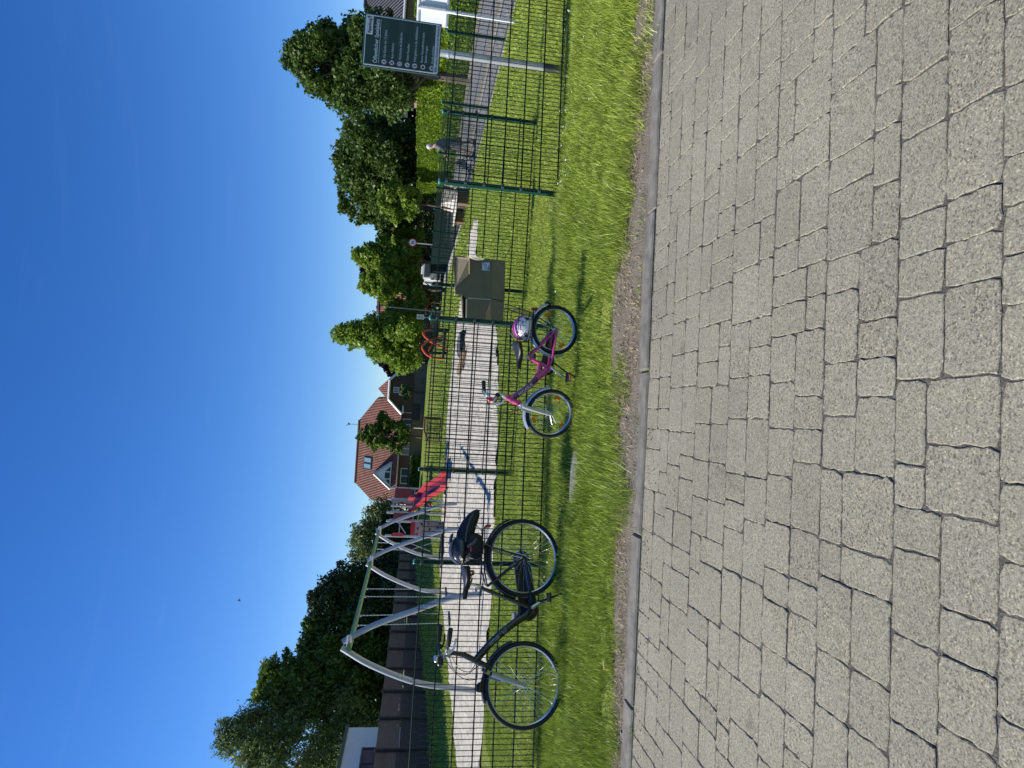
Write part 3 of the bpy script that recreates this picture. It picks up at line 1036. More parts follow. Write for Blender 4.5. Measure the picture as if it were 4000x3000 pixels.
for i in range(3): tri.tube([tp3[i], tp3[(i+1) % 3]], .014, 4)
tri.build('triangle', blackp, pn)
lt = MB()
for k in range(4): lt.box((cx2, 45.947, cz2-.05-.05*k), (.26-.05*(k % 2), .006, .014))
lt.build('lettering', mat('grey_ink', (.12, .12, .13), .6), pn)

# street lamp beyond the trees
c1, c0 = AT(1475, 1200, 46.5), AT(1660, 1213, 46.5)
L_ = thing('street_lamp', (c0.x, 46.5, 0), 'slim street lamp with a flat disc head between the trees', 'street lamp')
MB().tube([(c0.x, 46.5, -.1), (c0.x, 46.5, 1.0), (c1.x+.08, 46.5, c1.z-.55)], [.06, .05, .035], 12).build('pole', mat('lamp_grey', (.36, .36, .36), .5, .2, .1), L_, True)
ar = MB()
ar.tube([(c1.x+.08, 46.5, c1.z-.6), (c1.x+.16, 46.5, c1.z-.5), (c1.x+.16, 46.5, c1.z-.2), (c1.x, 46.5, c1.z-.1)], .025, 8)
ar.build('arm', blackp, L_, True)
hd = MB().loft([[Vector((c1.x+r_*math.cos(a*math.pi/10), 46.5+r_*math.sin(a*math.pi/10), z)) for a in range(20)] for r_, z in ((.10, c1.z-.2), (.5, c1.z-.13), (.5, c1.z-.10), (.14, c1.z), (.05, c1.z+.12))])
hd.build('lamp_shade', mat('lamp_dark', (.05, .055, .06), .4, 0, .1), L_, True)

# ================================================================== CARDBOARD BOX strapped to the set-back fence
card = mat('cardboard', (.20, .155, .09), .85, 0, .10, 5, .3, 30)
card_in = mat('cardboard_inside', (.42, .34, .23), .9, 0, .12, 6, .2, 40)
YB = 8.56
B_ = thing('cardboard_box', ((1.25), YB, .3), 'flattened brown cardboard box hung on the set-back mesh fence with a white label', 'box')
def bp_(x, y, dy=0.0): return AT(x, y, YB+dy)
# back sheet of the box, main front sheet, lower strip and side
front = [bp_(1783, 1000), bp_(1770, 1005), bp_(1778, 1125), bp_(1780, 1150), bp_(1803, 1151), bp_(1826, 1165), bp_(1824, 1252), bp_(1965, 1262), bp_(1971, 1160), bp_(1974, 1018), bp_(1900, 1010), bp_(1880, 1014), bp_(1830, 1004)]
b = MB().prism(front, (0, .012, 0))
fs_ = b.build('front_sheet', card, B_)
bk_ = [bp_(1784, 1004, .12), bp_(1780, 1140, .12), bp_(1802, 1160, .12), bp_(1806, 1252, .12), bp_(1962, 1258, .12), bp_(1970, 1020, .12)]
MB().prism(bk_, (0, .01, 0)).build('back_sheet', mat('cardboard_shaded', (.05, .036, .022), .9, 0, .15), B_)  # board colour blackened to paint the shade inside the box
for a, c in (((1783, 1001), (1778, 1150)), ((1974, 1018), (1966, 1261)), ((1828, 1254), (1964, 1262))):
    b = MB()
    p0, p1 = bp_(*a), bp_(*c)
    b.prism([p0+Vector((0, .012, 0)), p1+Vector((0, .012, 0)), p1+Vector((0, .165, 0)), p0+Vector((0, .165, 0))], (.006, 0, .006))
    b.build('side_sheet', card_in, B_)
b = MB()   # flap folded down at the upper right, its paler colour paints in the sunlight
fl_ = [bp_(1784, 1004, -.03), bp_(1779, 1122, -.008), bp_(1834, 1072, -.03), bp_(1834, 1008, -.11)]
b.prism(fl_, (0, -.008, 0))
b.build('flap', mat('cardboard_sunlit', (.30, .235, .15), .85, 0, .12, 5, .3, 30), B_)
b = MB()   # edges round the dark opening at the lower left
b.prism([bp_(1826, 1165, -.004), bp_(1822, 1166, -.004), bp_(1821, 1250, -.004), bp_(1824, 1252, -.004)], (0, .10, 0))
b.build('flap', card_in, B_)
b = MB()
b.prism([bp_(1801, 1150, .0), bp_(1805, 1152, .0), bp_(1809, 1180, .02), bp_(1808, 1215, .03), bp_(1812, 1250, .03), bp_(1806, 1252, .03), bp_(1802, 1205, .03)], (0, .012, 0))
b.build('torn_edge', card_in, B_)
b = MB()
b.prism([bp_(1918, 1168, -.004), bp_(1899, 1225, -.03), bp_(1900, 1261, -.03), bp_(1917, 1259, -.004)], (0, -.006, 0))
b.build('flap', mat('cardboard_torn', (.36, .28, .18), .9, 0, .15, 20), B_)
b = MB()
b.prism([bp_(1820, 1004, -.003), bp_(1840, 1003, -.02), bp_(1880, 1008, -.03), bp_(1893, 1012, -.02), bp_(1886, 1018, -.004), bp_(1862, 1018, -.01)], (0, -.006, 0))
b.build('torn_edge', mat('torn_paper', (.62, .55, .45), .9, 0, .2, 30), B_)
MB().prism([bp_(1921, 1016, -.003), bp_(1919, 1168, -.003), bp_(1917, 1259, -.003), bp_(1963, 1260, -.003), bp_(1969, 1160, -.003), bp_(1972, 1022, -.003)], (0, -.004, 0)).build('lower_strip', mat('cardboard_strip', (.235, .175, .095), .85, 0, .1, 5, .3, 30), B_)
MB().prism([bp_(1828, 1163, -.003), bp_(1918, 1169, -.003), bp_(1918, 1172, -.003), bp_(1828, 1166, -.003)], (0, -.003, 0)).build('fold_line', mat('torn_paper', (.62, .55, .45)), B_)
b = MB().prism([bp_(1884, 1026, -.003), bp_(1913, 1026, -.003), bp_(1912, 1057, -.003), bp_(1883, 1056, -.003)], (0, -.002, 0))
lb_ = b.build('label_sticker', mat('sticker_white', (.62, .68, .78), .5, 0, .05), B_)
b = MB()
for x0, y0, x1, y1 in ((1886, 1028, 1889, 1034), (1893, 1029, 1895, 1050), (1898, 1029, 1900, 1052), (1908, 1036, 1911, 1054), (1904, 1044, 1907, 1053)):
    b.prism([bp_(x0, y0, -.0055), bp_(x1, y0, -.0055), bp_(x1, y1, -.0055), bp_(x0, y1, -.0055)], (0, -.001, 0))
b.build('sticker_print', mat('sticker_ink', (.06, .08, .14), .6), lb_)
b = MB()
for p in ([(1970, 1010), (1985, 985), (2003, 950)], [(1968, 1148), (1972, 1138), (1978, 1132)], [(1919, 1168), (1945, 1172), (1968, 1178)]):
    b.tube([bp_(*q, -.01) for q in p], .004, 5)
b.build('strap', blackp, B_)

# ================================================================== BICYCLES (local frame: s forward from the rear contact, w to the rider's left = to the camera, z up)
rub = mat('tyre_rubber', (.016, .016, .017), .75, 0, .3, 30, .4, 160)
alu = mat('aluminium', (.62, .63, .65), .28, .9, .12, 12)
chrome = mat('polished_steel', (.72, .73, .75), .18, 1, .06)
blkframe = mat('black_lacquer', (.014, .015, .017), .28, 0, .15, 8, coat=.4)
pinkm = mat('pink_lacquer', (.62, .06, .22), .28, 0, .08, 6, coat=.5)
violet = mat('violet_lacquer', (.10, .02, .09), .28, 0, .12, 6, coat=.5)
sadm = mat('saddle_vinyl', (.018, .018, .02), .45, 0, .15, 20)
gripm = mat('grip_rubber', (.013, .013, .014), .65, 0, .2, 40)
silverblue = mat('silver_mudguard', (.42, .47, .54), .32, .4, .1, 8)
orange = mat('orange_reflector', (.75, .20, .01), .25, 0, .1)
redpl = mat('red_plastic', (.55, .02, .015), .3, 0, .08)
def bikeframe(A, B, lean):
    A = Vector(A); A.z = 0
    B = Vector(B); B.z = 0
    e = (B-A).normalized()
    n = Vector((0, 0, 1)).cross(e)
    c, s_ = math.cos(R(lean)), math.sin(R(lean))
    Mx = Matrix((e, n*c - Vector((0, 0, 1))*s_, Vector((0, 0, 1))*c + n*s_)).transposed().to_4x4()
    Mx.translation = A
    return Mx
def steering(piv, ax, ang):
    a = Vector(ax).normalized()
    p = Vector(piv)
    return Matrix.Translation(p) @ Matrix.Rotation(R(ang), 4, a) @ Matrix.Translation(-p)
def bikewheel(root, M_, c, rad, tw, nsp, hubr=.02, refl=False, rimc=alu):
    b = MB().ring((c[0], 0, c[1]), (0, 1, 0), rad-tw*1.75, tw*.42, 72, 8, 1.5)
    wh = b.build('wheel', rimc, root, True, M_)
    MB().ring((c[0], 0, c[1]), (0, 1, 0), rad-tw*.9, tw*.9, 72, 10).build('tyre', rub, wh, True, M_)
    b = MB()
    for k in range(nsp):
        a = 2*math.pi*k/nsp
        a2 = a + (.5 if k % 2 else -.5)
        s1 = .022 if (k//2) % 2 else -.022
        b.tube([(c[0]+hubr*math.sin(a2), s1, c[1]+hubr*math.cos(a2)), (c[0]+(rad-tw*2)*math.sin(a), 0, c[1]+(rad-tw*2)*math.cos(a))], .0013, 4, False)
    b.build('spokes', chrome, wh, False, M_)
    b = MB().tube([(c[0], -.05, c[1]), (c[0], -.025, c[1]), (c[0], -.022, c[1]), (c[0], .022, c[1]), (c[0], .025, c[1]), (c[0], .05, c[1])], [.009, .009, hubr, hubr, .009, .009], 12)
    b.build('hub', alu if rimc is alu else blackp, wh, True, M_)
    if refl:
        for an in refl:
            q = Vector((c[0]+math.sin(R(an))*rad*.68, 0, c[1]+math.cos(R(an))*rad*.68))
            MB().bbox(q, (.055, .012, .028), .006, Matrix.Rotation(R(an), 3, 'Y')).build('reflector', orange, wh, False, M_)
    return wh
def mudguard(root, M_, c, rad, wd, a0, a1, mt, name='mudguard'):
    b = MB()
    n = 40
    prof = [(-wd, -.010), (-wd*.8, .004), (0, .010), (wd*.8, .004), (wd, -.010), (wd*.8, .001), (0, .007), (-wd*.8, .001)]
    rings = []
    for i in range(n+1):
        a = R(a0+(a1-a0)*i/n)
        rings.append([Vector((c[0]+math.sin(a)*(rad+h), w_, c[1]+math.cos(a)*(rad+h))) for w_, h in prof])
    return b.loft(rings).build(name, mt, root, True, M_)
def saddle(root, M_, back, front, width, thick, mt, tilt=0):
    (s0, z0), (s1, z1) = back, front
    n = 12
    rings = []
    for i in range(n+1):
        t = i/n
        s_, z = s0+(s1-s0)*t, z0+(z1-z0)*t
        wv = width*(1-sstep(.25, .75, t))+.018
        if i == 0: wv *= .55
        if i == n: wv *= .5
        z += .012*math.cos(t*6.28)*.6
        th = thick*(1-.45*t)
        rings.append([Vector((s_, wv*math.cos(a), z - (th*.35 if math.sin(a) > 0 else th)*(1-abs(math.sin(a)))*.0 + (th*.32*math.sin(a) if math.sin(a) > 0 else th*math.sin(a)))) for a in [2*math.pi*k/16 for k in range(16)]])
    return MB().loft(rings).build('saddle', mt, root, True, M_)
def pedal(crk, M_, c, mt=blackp):
    b = MB().bbox((c[0], c[1]+.05, c[2]), (.085, .085, .022), .006)
    return b.build('pedal', mt, crk, False, M_)

# ------------------------------------------------------------------ black bicycle
A, Bc = G(2186, 2183), G(2195, 2690)
bikeM = bikeframe(A, Bc, 6)
bb = thing('bicycle', A, 'black step-through bicycle with silver fork and a loaded rear rack by the fence', 'bicycle')
M_ = bikeM
RW = .345
bikewheel(bb, M_, (0, RW), RW, .023, 36, .026)
fsteer = steering((.901, 0, .65), (-.39, 0, .92), -3)
FM = M_ @ fsteer
bikewheel(bb, FM, (1.042, RW-.004), RW, .023, 36)
BBp = (.428, 0, .278)
b = MB()
b.tube([(.262, 0, .757), (.33, 0, .56), BBp], [.017, .017, .02], 12)
b.tube(smoothcurve([(.858, 0, .765), (.76, 0, .675), (.658, 0, .565), (.56, 0, .435), (.49, 0, .325), BBp], 6), .031, 14, True, .8)
b.tube([(.54, 0, .40), (.46, 0, .375), (.392, 0, .385)], .016, 10)
b.tube([(.806, 0, .872), (.905, 0, .645)], .024, 14)
for s in (-1, 1):
    b.tube([BBp, (.36, s*.04, .285), (0, s*.062, .345)], .011, 8)
    b.tube([(.257, s*.02, .675), (.2, s*.045, .60), (0, s*.062, .345)], .010, 8)
b.tube([(.392, -.04, .278), (.47, .04, .278)], .024, 12)
b.tube([(.428, -.045, .278), (.428, .045, .278)], .026, 16)
frm = b.build('frame', blkframe, bb, True, M_)
tdir = Vector((-.655, 0, -.755)); tup = Vector((-.755, 0, .655))
def framemark(body, size, start, mt, par, wd, off):
    X_ = Matrix((tdir, tup, Vector((0, 1, 0)))).transposed().to_4x4()
    X_.translation = Vector((start[0], off, start[1]))
    return textmesh('lettering', body, size, mt, par, M_ @ X_, 'LEFT', .0006, .0008, wd)
framemark('KETTLER', .038, (.738, .638), mat('frame_decal', (.30, .31, .33), .4), frm, .105, .0265)
b = MB()
for k in range(3): b.ring((.615+.0, .024, .525), (0, 1, 0), .012+.006*k, .0016, 16, 4, 1, 20, 250)
b.build('swirl_decal', mat('frame_decal', (.30, .31, .33)), frm, True, M_)
# fork, stem, bar
b = MB()
b.tube([(.905, 0, .645), (.95, 0, .635)], .02, 12)
for s in (-1, 1):
    b.tube(smoothcurve([(.952, s*.052, .632), (.985, s*.056, .53), (1.018, s*.058, .42), (1.042, s*.056, .341)], 5), [.024]*6+[.022]*5+[.019]*4+[.017], 12)
b.tube([(.952, -.056, .632), (.952, .056, .632)], .024, 12)
fk = b.build('fork', mat('fork_silver', (.40, .42, .45), .3, .5, .08), bb, True, FM)
b = MB()
b.tube([(.905, 0, .66), (.945, 0, .64)], .026, 12)
for s in (-1, 1): b.tube([(.925, s*.05, .69), (.952, s*.052, .632)], .018, 10)
b.build('suspension_cover', blackp, fk, True, FM)
MB().tube([(.93, .05, .672), (.945, .052, .648)], .0195, 10).build('fork_decal', mat('fork_gold', (.42, .34, .06), .4, .3), fk, True, FM)
b = MB()
for s in (-1, 1): b.bbox((.985, s*.045, .60), (.03, .018, .11), .005, Matrix.Rotation(R(-17), 3, 'Y'))
b.tube([(.99, -.05, .655), (.985, 0, .675), (.99, .05, .655)], .004, 6)
b.build('rim_brake', mat('brake_grey', (.20, .21, .22), .4, .4), fk, False, FM)
b = MB()
b.tube([(.806, 0, .872), (.795, 0, .95), (.80, 0, 1.0)], [.02, .018, .017], 12)
b.tube([(.80, 0, 1.0), (.835, 0, 1.03)], .02, 12)
b.build('stem', blkframe, bb, True, FM)
bar = [(.60, .295, 1.03), (.68, .29, 1.035), (.755, .245, 1.045), (.815, .13, 1.045), (.835, 0, 1.03), (.815, -.13, 1.045), (.755, -.245, 1.045), (.68, -.29, 1.035), (.60, -.295, 1.03)]
hb = MB().tube(smoothcurve(bar, 4), .012, 10).build('handlebar', blkframe, bb, True, FM)
for s in (-1, 1):
    MB().tube([(.585, s*.296, 1.026), (.60, s*.296, 1.03), (.64, s*.293, 1.034), (.70, s*.282, 1.037), (.725, s*.268, 1.04)], [.017, .020, .021, .019, .017], 12).build('grip', gripm, hb, True, FM)
    b = MB()
    b.bbox((.765, s*.245, 1.035), (.045, .03, .035), .006)
    b.tube([(.775, s*.25, 1.02), (.74, s*.285, .995), (.665, s*.315, .985)], [.010, .008, .007], 8)
    b.build('brake_lever', alu if s > 0 else blackp, hb, True, FM)
b = MB()
b.bbox((.845, -.05, 1.085), (.05, .075, .035), .008)
b.build('bell', chrome, hb, False, FM)
b = MB()
b.bbox((.86, -.03, 1.055), (.075, .06, .05), .012)
b.build('display_holder', blackp, hb, False, FM)
MB().ball((.80, .10, 1.015), (.028, .028, .03)).build('gear_dial', mat('dial_clear', (.42, .40, .33), .25), hb, True, FM)
for k, pts in enumerate(([(.80, .22, 1.02), (.91, .14, .96), (.955, .08, .86), (.90, .05, .76), (.86, .03, .70)],
                         [(.80, -.22, 1.03), (.94, -.1, .93), (1.0, -.02, .83), (.99, .02, .72), (.985, .03, .66)],
                         [(.80, .10, .99), (.90, .10, .92), (.93, .07, .82), (.85, .035, .75), (.80, .03, .68)])):
    MB().tube(smoothcurve(pts, 6), .003, 6).build('cable', blackp, hb, True, FM)
b = MB()
b.tube([(.955, .02, .69), (1.01, .02, .705), (1.03, .02, .72)], .009, 8)
b.tube([(1.02, .02, .715), (1.045, .02, .722), (1.085, .02, .722), (1.09, .02, .722)], [.018, .03, .034, .03], 14)
b.build('headlight', blackp, bb, True, FM)
mudguard(bb, FM, (1.042, RW-.004), RW+.012, .026, -72, 22, blackp)
mudguard(bb, M_, (0, RW), RW+.014, .027, -68, 78, blackp)
# drive
b = MB()
out = []
for k in range(13):
    a = R(90+180*k/12); out.append((.0+.062*math.cos(a), .345+.075*math.sin(a)))
for k in range(13):
    a = R(-90+180*k/12); out.append((.445+.088*math.cos(a), .278+.085*math.sin(a)))
b.prism([Vector((x, -.062, z)) for x, z in out], (0, -.02, 0))
b.build('chain_case', mat('chain_case_black', (.012, .012, .013), .5, 0, .2), bb, False, M_)
MB().tube([(0, -.07, .345), (0, -.03, .345)], .062, 20).build('hub_gear', blackp, bb, True, M_)
b = MB().tube([BBp, (.428, .06, .278)], .012, 10)
b.tube([(.428, .062, .278), (.39, .066, .218), (.352, .072, .158)], [.017, .014, .012], 10, True, .6)
ck = b.build('crank', alu, bb, True, M_)
pedal(ck, M_, (.346, .075, .148))
b = MB().tube([(.428, -.085, .278), (.466, -.088, .338), (.504, -.092, .398)], [.017, .014, .012], 10, True, .6)
ck = b.build('crank', alu, bb, True, M_)
pedal(ck, M_, (.508, -.14, .405), mat('pedal_grey', (.2, .2, .2), .5))
MB().tube([(.40, .04, .265), (.35, .10, .14), (.30, .19, .01), (.27, .2, .0)], [.011, .010, .009, .009], 8).build('kickstand', blackp, bb, True, M_)
# saddle, rack, lights
b = MB().tube([(.262, 0, .74), (.235, 0, .845)], .0135, 12)
b.tube([(.262, 0, .775), (.262, 0, .735)], .02, 12)
b.build('seat_post', alu, bb, True, M_)
saddle(bb, M_, (.095, .882), (.365, .875), .085, .055, sadm)
b = MB()
for s in (-1, 1): b.tube([(.16, s*.03, .83), (.2, s*.02, .812), (.28, s*.02, .84)], .004, 6)
b.ring((.15, .03, .82), (0, 1, 0), .018, .006, 14, 6); b.ring((.15, -.03, .82), (0, 1, 0), .018, .006, 14, 6)
b.build('saddle_spring', blackp, bb, True, M_)
b = MB()
for s in (-1, 1):
    b.tube([(.25, s*.03, .683), (.12, s*.055, .717), (-.24, s*.06, .722), (-.25, s*.0, .722)], .006, 8)
    b.tube([(-.1, s*.06, .72), (-.07, s*.068, .66), (.0, s*.07, .36)], .0085, 8)
for k in range(4): b.tube([(.08-.1*k, -.058, .72), (.08-.1*k, .058, .72)], .005, 6)
b.tube([(.11, 0, .69), (.16, 0, .66), (.06, 0, .70)], .005, 6)
b.build('rack', blkframe, bb, True, M_)
MB().bbox((-.262, 0, .682), (.022, .085, .05), .008).build('tail_light', redpl, bb, False, M_)
MB().tube([(-.20, .05, .74), (-.26, .06, .80), (-.245, .062, .815), (-.235, .06, .80)], .004, 6).build('bungee_hook', mat('steel_hook', (.4, .4, .4), .3, .8), bb, True, M_)
# ------------------------------------------------------------------ what sits on its rack
def onM(s, w_, z): return M_ @ Vector((s, w_, z))
fab = mat('black_nylon', (.010, .010, .012), .7, 0, .3, 30, .6, 90)
zipm = mat('grey_webbing', (.10, .10, .11), .6, 0, .2, 60)
bg_ = thing('backpack', onM(-.06, 0, .73), 'black nylon backpack strapped on the rear rack of the black bicycle', 'bag')
def sq(p, k=.55):
    f = lambda q: math.copysign(abs(q)**k, q)
    return (f(p.x), f(p.y), f(p.z))
b = MB().ball((-.065, 0, .815), (.128, .12, .085), 20, 12, None, lambda p: [a*(1+.05*math.sin(7*p.x+5*p.z)) for a in sq(p)])
b.build('main_bag', fab, bg_, True, M_)
b = MB()
rings = []
for t, r1, r2 in ((0, .05, .05), (.12, .078, .075), (.45, .085, .085), (.75, .075, .07), (.93, .05, .045), (1, .015, .015)):
    c = Vector((-.08, 0, .905)).lerp(Vector((-.405, .0, .80)), t) + Vector((0, 0, .018*math.sin(t*3.14)))
    rings.append([c + Vector((.3*r1*math.cos(a), r2*1.15*math.sin(a), r1*math.cos(a)))*(1+.06*math.sin(9*a+20*t)) for a in [2*math.pi*k/18 for k in range(18)]])
b.loft(rings)
b.build('side_pouch', fab, bg_, True, M_)
MB().tube(smoothcurve([(-.10, .09, .90), (-.2, .105, .895), (-.3, .09, .865), (-.36, .06, .83)], 5), .007, 6).build('zip', zipm, bg_, True, M_)
MB().tube(smoothcurve([(.03, .11, .87), (.045, .125, .80), (.01, .13, .76), (-.08, .125, .745)], 5), .011, 6, True, .35).build('strap', zipm, bg_, True, M_)
MB().tube(smoothcurve([(-.06, .125, .885), (-.09, .128, .84), (-.13, .125, .81)], 5), .012, 6, True, .35).build('strap', zipm, bg_, True, M_)
MB().bbox((-.04, .128, .855), (.035, .008, .012), .003).build('zip_pull', redpl, bg_, False, M_)
MB().tube(smoothcurve([(-.39, 0, .80), (-.40, .02, .775), (-.395, .03, .755)], 5), .004, 6).build('drawstring', zipm, bg_, True, M_)

def helmet(name, M4, c, L, W, H, shell, accent, pad, label, peak=False, vents=5):
    h = thing(name, M4 @ Vector(c), label, 'helmet')
    def fn(p):
        z = p.z if p.z > 0 else p.z*.35
        taper = 1 - .18*max(0, p.x)**2
        return (p.x, p.y*taper, z - .10*p.x*p.x*(p.z < 0))
    X_ = M4 @ Matrix.Translation(c)
    MB().ball((0, 0, 0), (L, W, H), 28, 16, None, fn).build('shell', shell, h, True, X_)
    MB().ring((0, 0, -.16*H), (0, 0, 1), 1, .06, 36, 8, .6).build('rim_pad', pad, h, True, X_ @ Matrix.Diagonal((L*.97, W*.97, H*.9, 1)))
    for k in range(vents):
        t = -1 + 2*k/(vents-1)
        for s in (-1, 1):
            a = R(26 + 8*abs(t))
            x = t*.62
            q = [Vector((x-.16, s*math.sin(a)*.9, .0)), Vector((x+.17, s*math.sin(a)*.95, 0)), Vector((x+.10, s*math.sin(a+.45)*.98, 0)), Vector((x-.14, s*math.sin(a+.4)*.96, 0))]
            b = MB()
            poly = []
            for p in q:
                r2 = p.x*p.x + (p.y/(1-.18*max(0, p.x)**2))**2
                z = math.sqrt(max(0, 1-r2))
                poly.append(Vector((p.x*L, p.y*W, z*H))*1.012)
            b.prism(poly, (0, 0, -.004))
            b.build('vent', pad, h, False, X_)
    for s in (-.33, 0, .33):
        pts = []
        for i in range(15):
            t = -1.35+2.7*i/14
            pts.append(Vector((math.sin(t)*L*1.0, s*W*(.6+.9*math.cos(t))*.75, max(.12, math.cos(t))*math.sqrt(max(.05, 1-(s*.8)**2))*H*1.02)))
        MB().tube(pts, [W*.075*(.35+.65*math.sin(math.pi*(i+.5)/15)) for i in range(15)], 6, True, 1.0).build('rib', accent, h, True, X_)
    if peak:
        MB().bbox((-.72*L, 0, H*.95), (L*.75, W*1.0, H*.16), .012, Matrix.Rotation(R(-12), 3, 'Y')).build('peak', pad, h, False, X_)
    for s in (-1, 1):
        MB().tube([(.3*L, s*W*.85, -.15*H), (.1*L, s*W*.9, -.55*H), (-.05*L, s*W*.7, -.85*H)], .005, 6, True, .3).build('chin_strap', pad, h, True, X_)
    return h
helmet('bicycle_helmet', M_ @ Matrix.Rotation(R(0), 4, 'Z'), (-.045, 0, .915), .125, .10, .105, mat('helmet_black', (.02, .021, .024), .25, 0, .2, 5, coat=.4), mat('helmet_silver', (.20, .21, .24), .25, .2, .05), blackp, 'silver and black bicycle helmet resting on the black backpack', peak=True)

# ------------------------------------------------------------------ small pink bicycle
A, Bc = G(2258, 1285), G(2240, 1618)
M_ = bikeframe(A, Bc, 9)
pb = thing('bicycle', A, 'small pink child\'s bicycle with silver mudguards and a rear wire basket', 'bicycle')
RW = .222
rh, fh = (.03, RW), (.775, RW+.006)
FM = M_ @ steering((.703, 0, .521), (-.39, 0, .92), -14)
bikewheel(pb, M_, rh, RW, .021, 20, .018, (120, 300))
bikewheel(pb, FM, fh, RW, .021, 20, .014, (25, 140, 250))
BBp = (.371, 0, .258)
b = MB()
b.tube([(.290, 0, .470), BBp], [.015, .015], 12)
b.tube(smoothcurve([(.672, 0, .60), (.60, 0, .495), (.53, 0, .415), (.475, 0, .365), (.43, 0, .315), BBp], 6), .027, 14, True, .75)
b.tube([(.50, 0, .40), (.43, 0, .352), (.338, 0, .350)], .017, 10)
b.tube([(.652, 0, .640), (.705, 0, .515)], .024, 14)
for s in (-1, 1):
    b.tube([BBp, (.31, s*.04, .25), (rh[0], s*.055, rh[1])], .011, 8)
    b.tube([(.290, s*.016, .45), (.23, s*.045, .40), (rh[0], s*.055, rh[1])], .009, 8)
b.tube([(.371, -.035, .258), (.371, .04, .258)], .022, 16)
frm = b.build('frame', pinkm, pb, True, M_)
b = MB()     # violet upper half of the down tube
b.tube(smoothcurve([(.685, .0155, .600), (.60, .0155, .499), (.53, .0155, .419), (.47, .0155, .366)], 6), [.015]+[.020]*17+[.012], 10, True, .35, up=(0, 0, 1))
b.build('decal_panel', violet, frm, True, M_)
tdir = Vector((-.66, 0, -.75)); tup = Vector((-.75, 0, .66))
framemark('PEGASUS', .040, (.6405, .519), mat('silver_decal', (.62, .62, .64), .3, .2), frm, .155, .0235)
X_ = None
b = MB()
b.tube([(.703, 0, .53), (.712, 0, .495)], .02, 12)
for s in (-1, 1):
    b.tube([(.715, s*.042, .492), (.738, s*.045, .40), (.758, s*.046, .31), (fh[0], s*.046, fh[1])], [.017, .017, .014, .012], 12)
b.tube([(.715, -.045, .492), (.715, .045, .492)], .018, 12)
fk = b.build('fork', mat('fork_bright', (.60, .61, .64), .3, .45, .06), pb, True, FM)
b = MB()
for s in (-1, 1): b.bbox((.752, s*.04, .455), (.024, .014, .085), .004, Matrix.Rotation(R(-15), 3, 'Y'))
b.tube([(.745, -.045, .50), (.742, 0, .515), (.745, .045, .50)], .004, 6)
b.build('rim_brake', alu, fk, False, FM)
b = MB()
b.tube([(.652, 0, .640), (.642, 0, .665)], .024, 12)
b.tube([(.642, 0, .66), (.632, 0, .70), (.655, 0, .72), (.685, 0, .725)], [.014, .016, .016, .016], 12)
b.build('stem', alu, pb, True, FM)
bar = [(.60, -.265, .80), (.655, -.18, .80), (.69, -.10, .755), (.69, 0, .725), (.69, .10, .745), (.655, .18, .77), (.60, .265, .765)]
hb = MB().tube(smoothcurve(bar, 5), .011, 10).build('handlebar', mat('bar_silver', (.50, .54, .62), .3, .5, .06), pb, True, FM)
for s, z in ((-1, .80), (1, .765)):
    MB().tube([(.585, s*.285, z), (.588, s*.28, z), (.605, s*.262, z), (.65, s*.19, z+.002), (.655, s*.183, z+.002)], [.012, .021, .018, .018, .022], 12).build('grip', gripm, hb, True, FM)
    b = MB()
    b.bbox((.675, s*.165, z-.01), (.03, .035, .03), .005)
    b.tube([(.69, s*.17, z-.02), (.67, s*.21, z-.055), (.625, s*.265, z-.065)], [.008, .007, .006], 8)
    b.build('brake_lever', alu, hb, True, FM)
MB().ball((.66, .135, .80), (.02, .02, .022)).build('bell', redpl, hb, True, FM)
for pts in ([(.69, .16, .75), (.76, .12, .70), (.77, .06, .60), (.745, .04, .50)], [(.69, -.16, .78), (.79, -.10, .74), (.78, -.02, .62), (.70, .03, .52), (.60, .03, .44)]):
    MB().tube(smoothcurve(pts, 6), .0028, 6).build('cable', blackp, hb, True, FM)
mudguard(pb, FM, fh, RW+.014, .026, -82, 38, silverblue)
mudguard(pb, M_, rh, RW+.014, .026, -70, 112, silverblue)
b = MB().ring((.371, -.05, .258), (0, 1, 0), .055, .012, 32, 8, .8)
b.prism([Vector((.36, -.045, .318)), Vector((rh[0], -.045, rh[1]+.035)), Vector((rh[0]-.02, -.045, rh[1])), Vector((rh[0], -.045, rh[1]-.035)), Vector((.36, -.045, .198))], (0, -.018, 0))
b.build('chain_case', blackp, pb, False, M_)
b = MB().tube([(.371, -.03, .258), (.371, .06, .258)], .012, 10)
b.tube([(.371, .06, .258), (.41, .064, .196), (.446, .068, .136)], [.015, .012, .010], 10, True, .6)
ck = b.build('crank', alu, pb, True, M_)
pd = pedal(ck, M_, (.452, .07, .120))
MB().bbox((.452, .165, .12), (.05, .006, .014), .002).build('pedal_reflector', orange, pd, False, M_)
b = MB().tube([(.371, -.065, .258), (.335, -.068, .32), (.30, -.07, .38)], [.015, .012, .010], 10, True, .6)
ck = b.build('crank', alu, pb, True, M_)
pedal(ck, M_, (.296, -.115, .386))
MB().tube([(.33, .05, .235), (.41, .10, .12), (.465, .15, .01)], [.008, .007, .007], 8).build('kickstand', blackp, pb, True, M_)
b = MB().tube([(.296, 0, .455), (.278, 0, .52)], .0125, 12)
b.tube([(.300, 0, .475), (.296, 0, .452)], .019, 12)
b.build('seat_post', alu, pb, True, M_)
saddle(pb, M_, (.175, .575), (.405, .540), .072, .055, sadm)
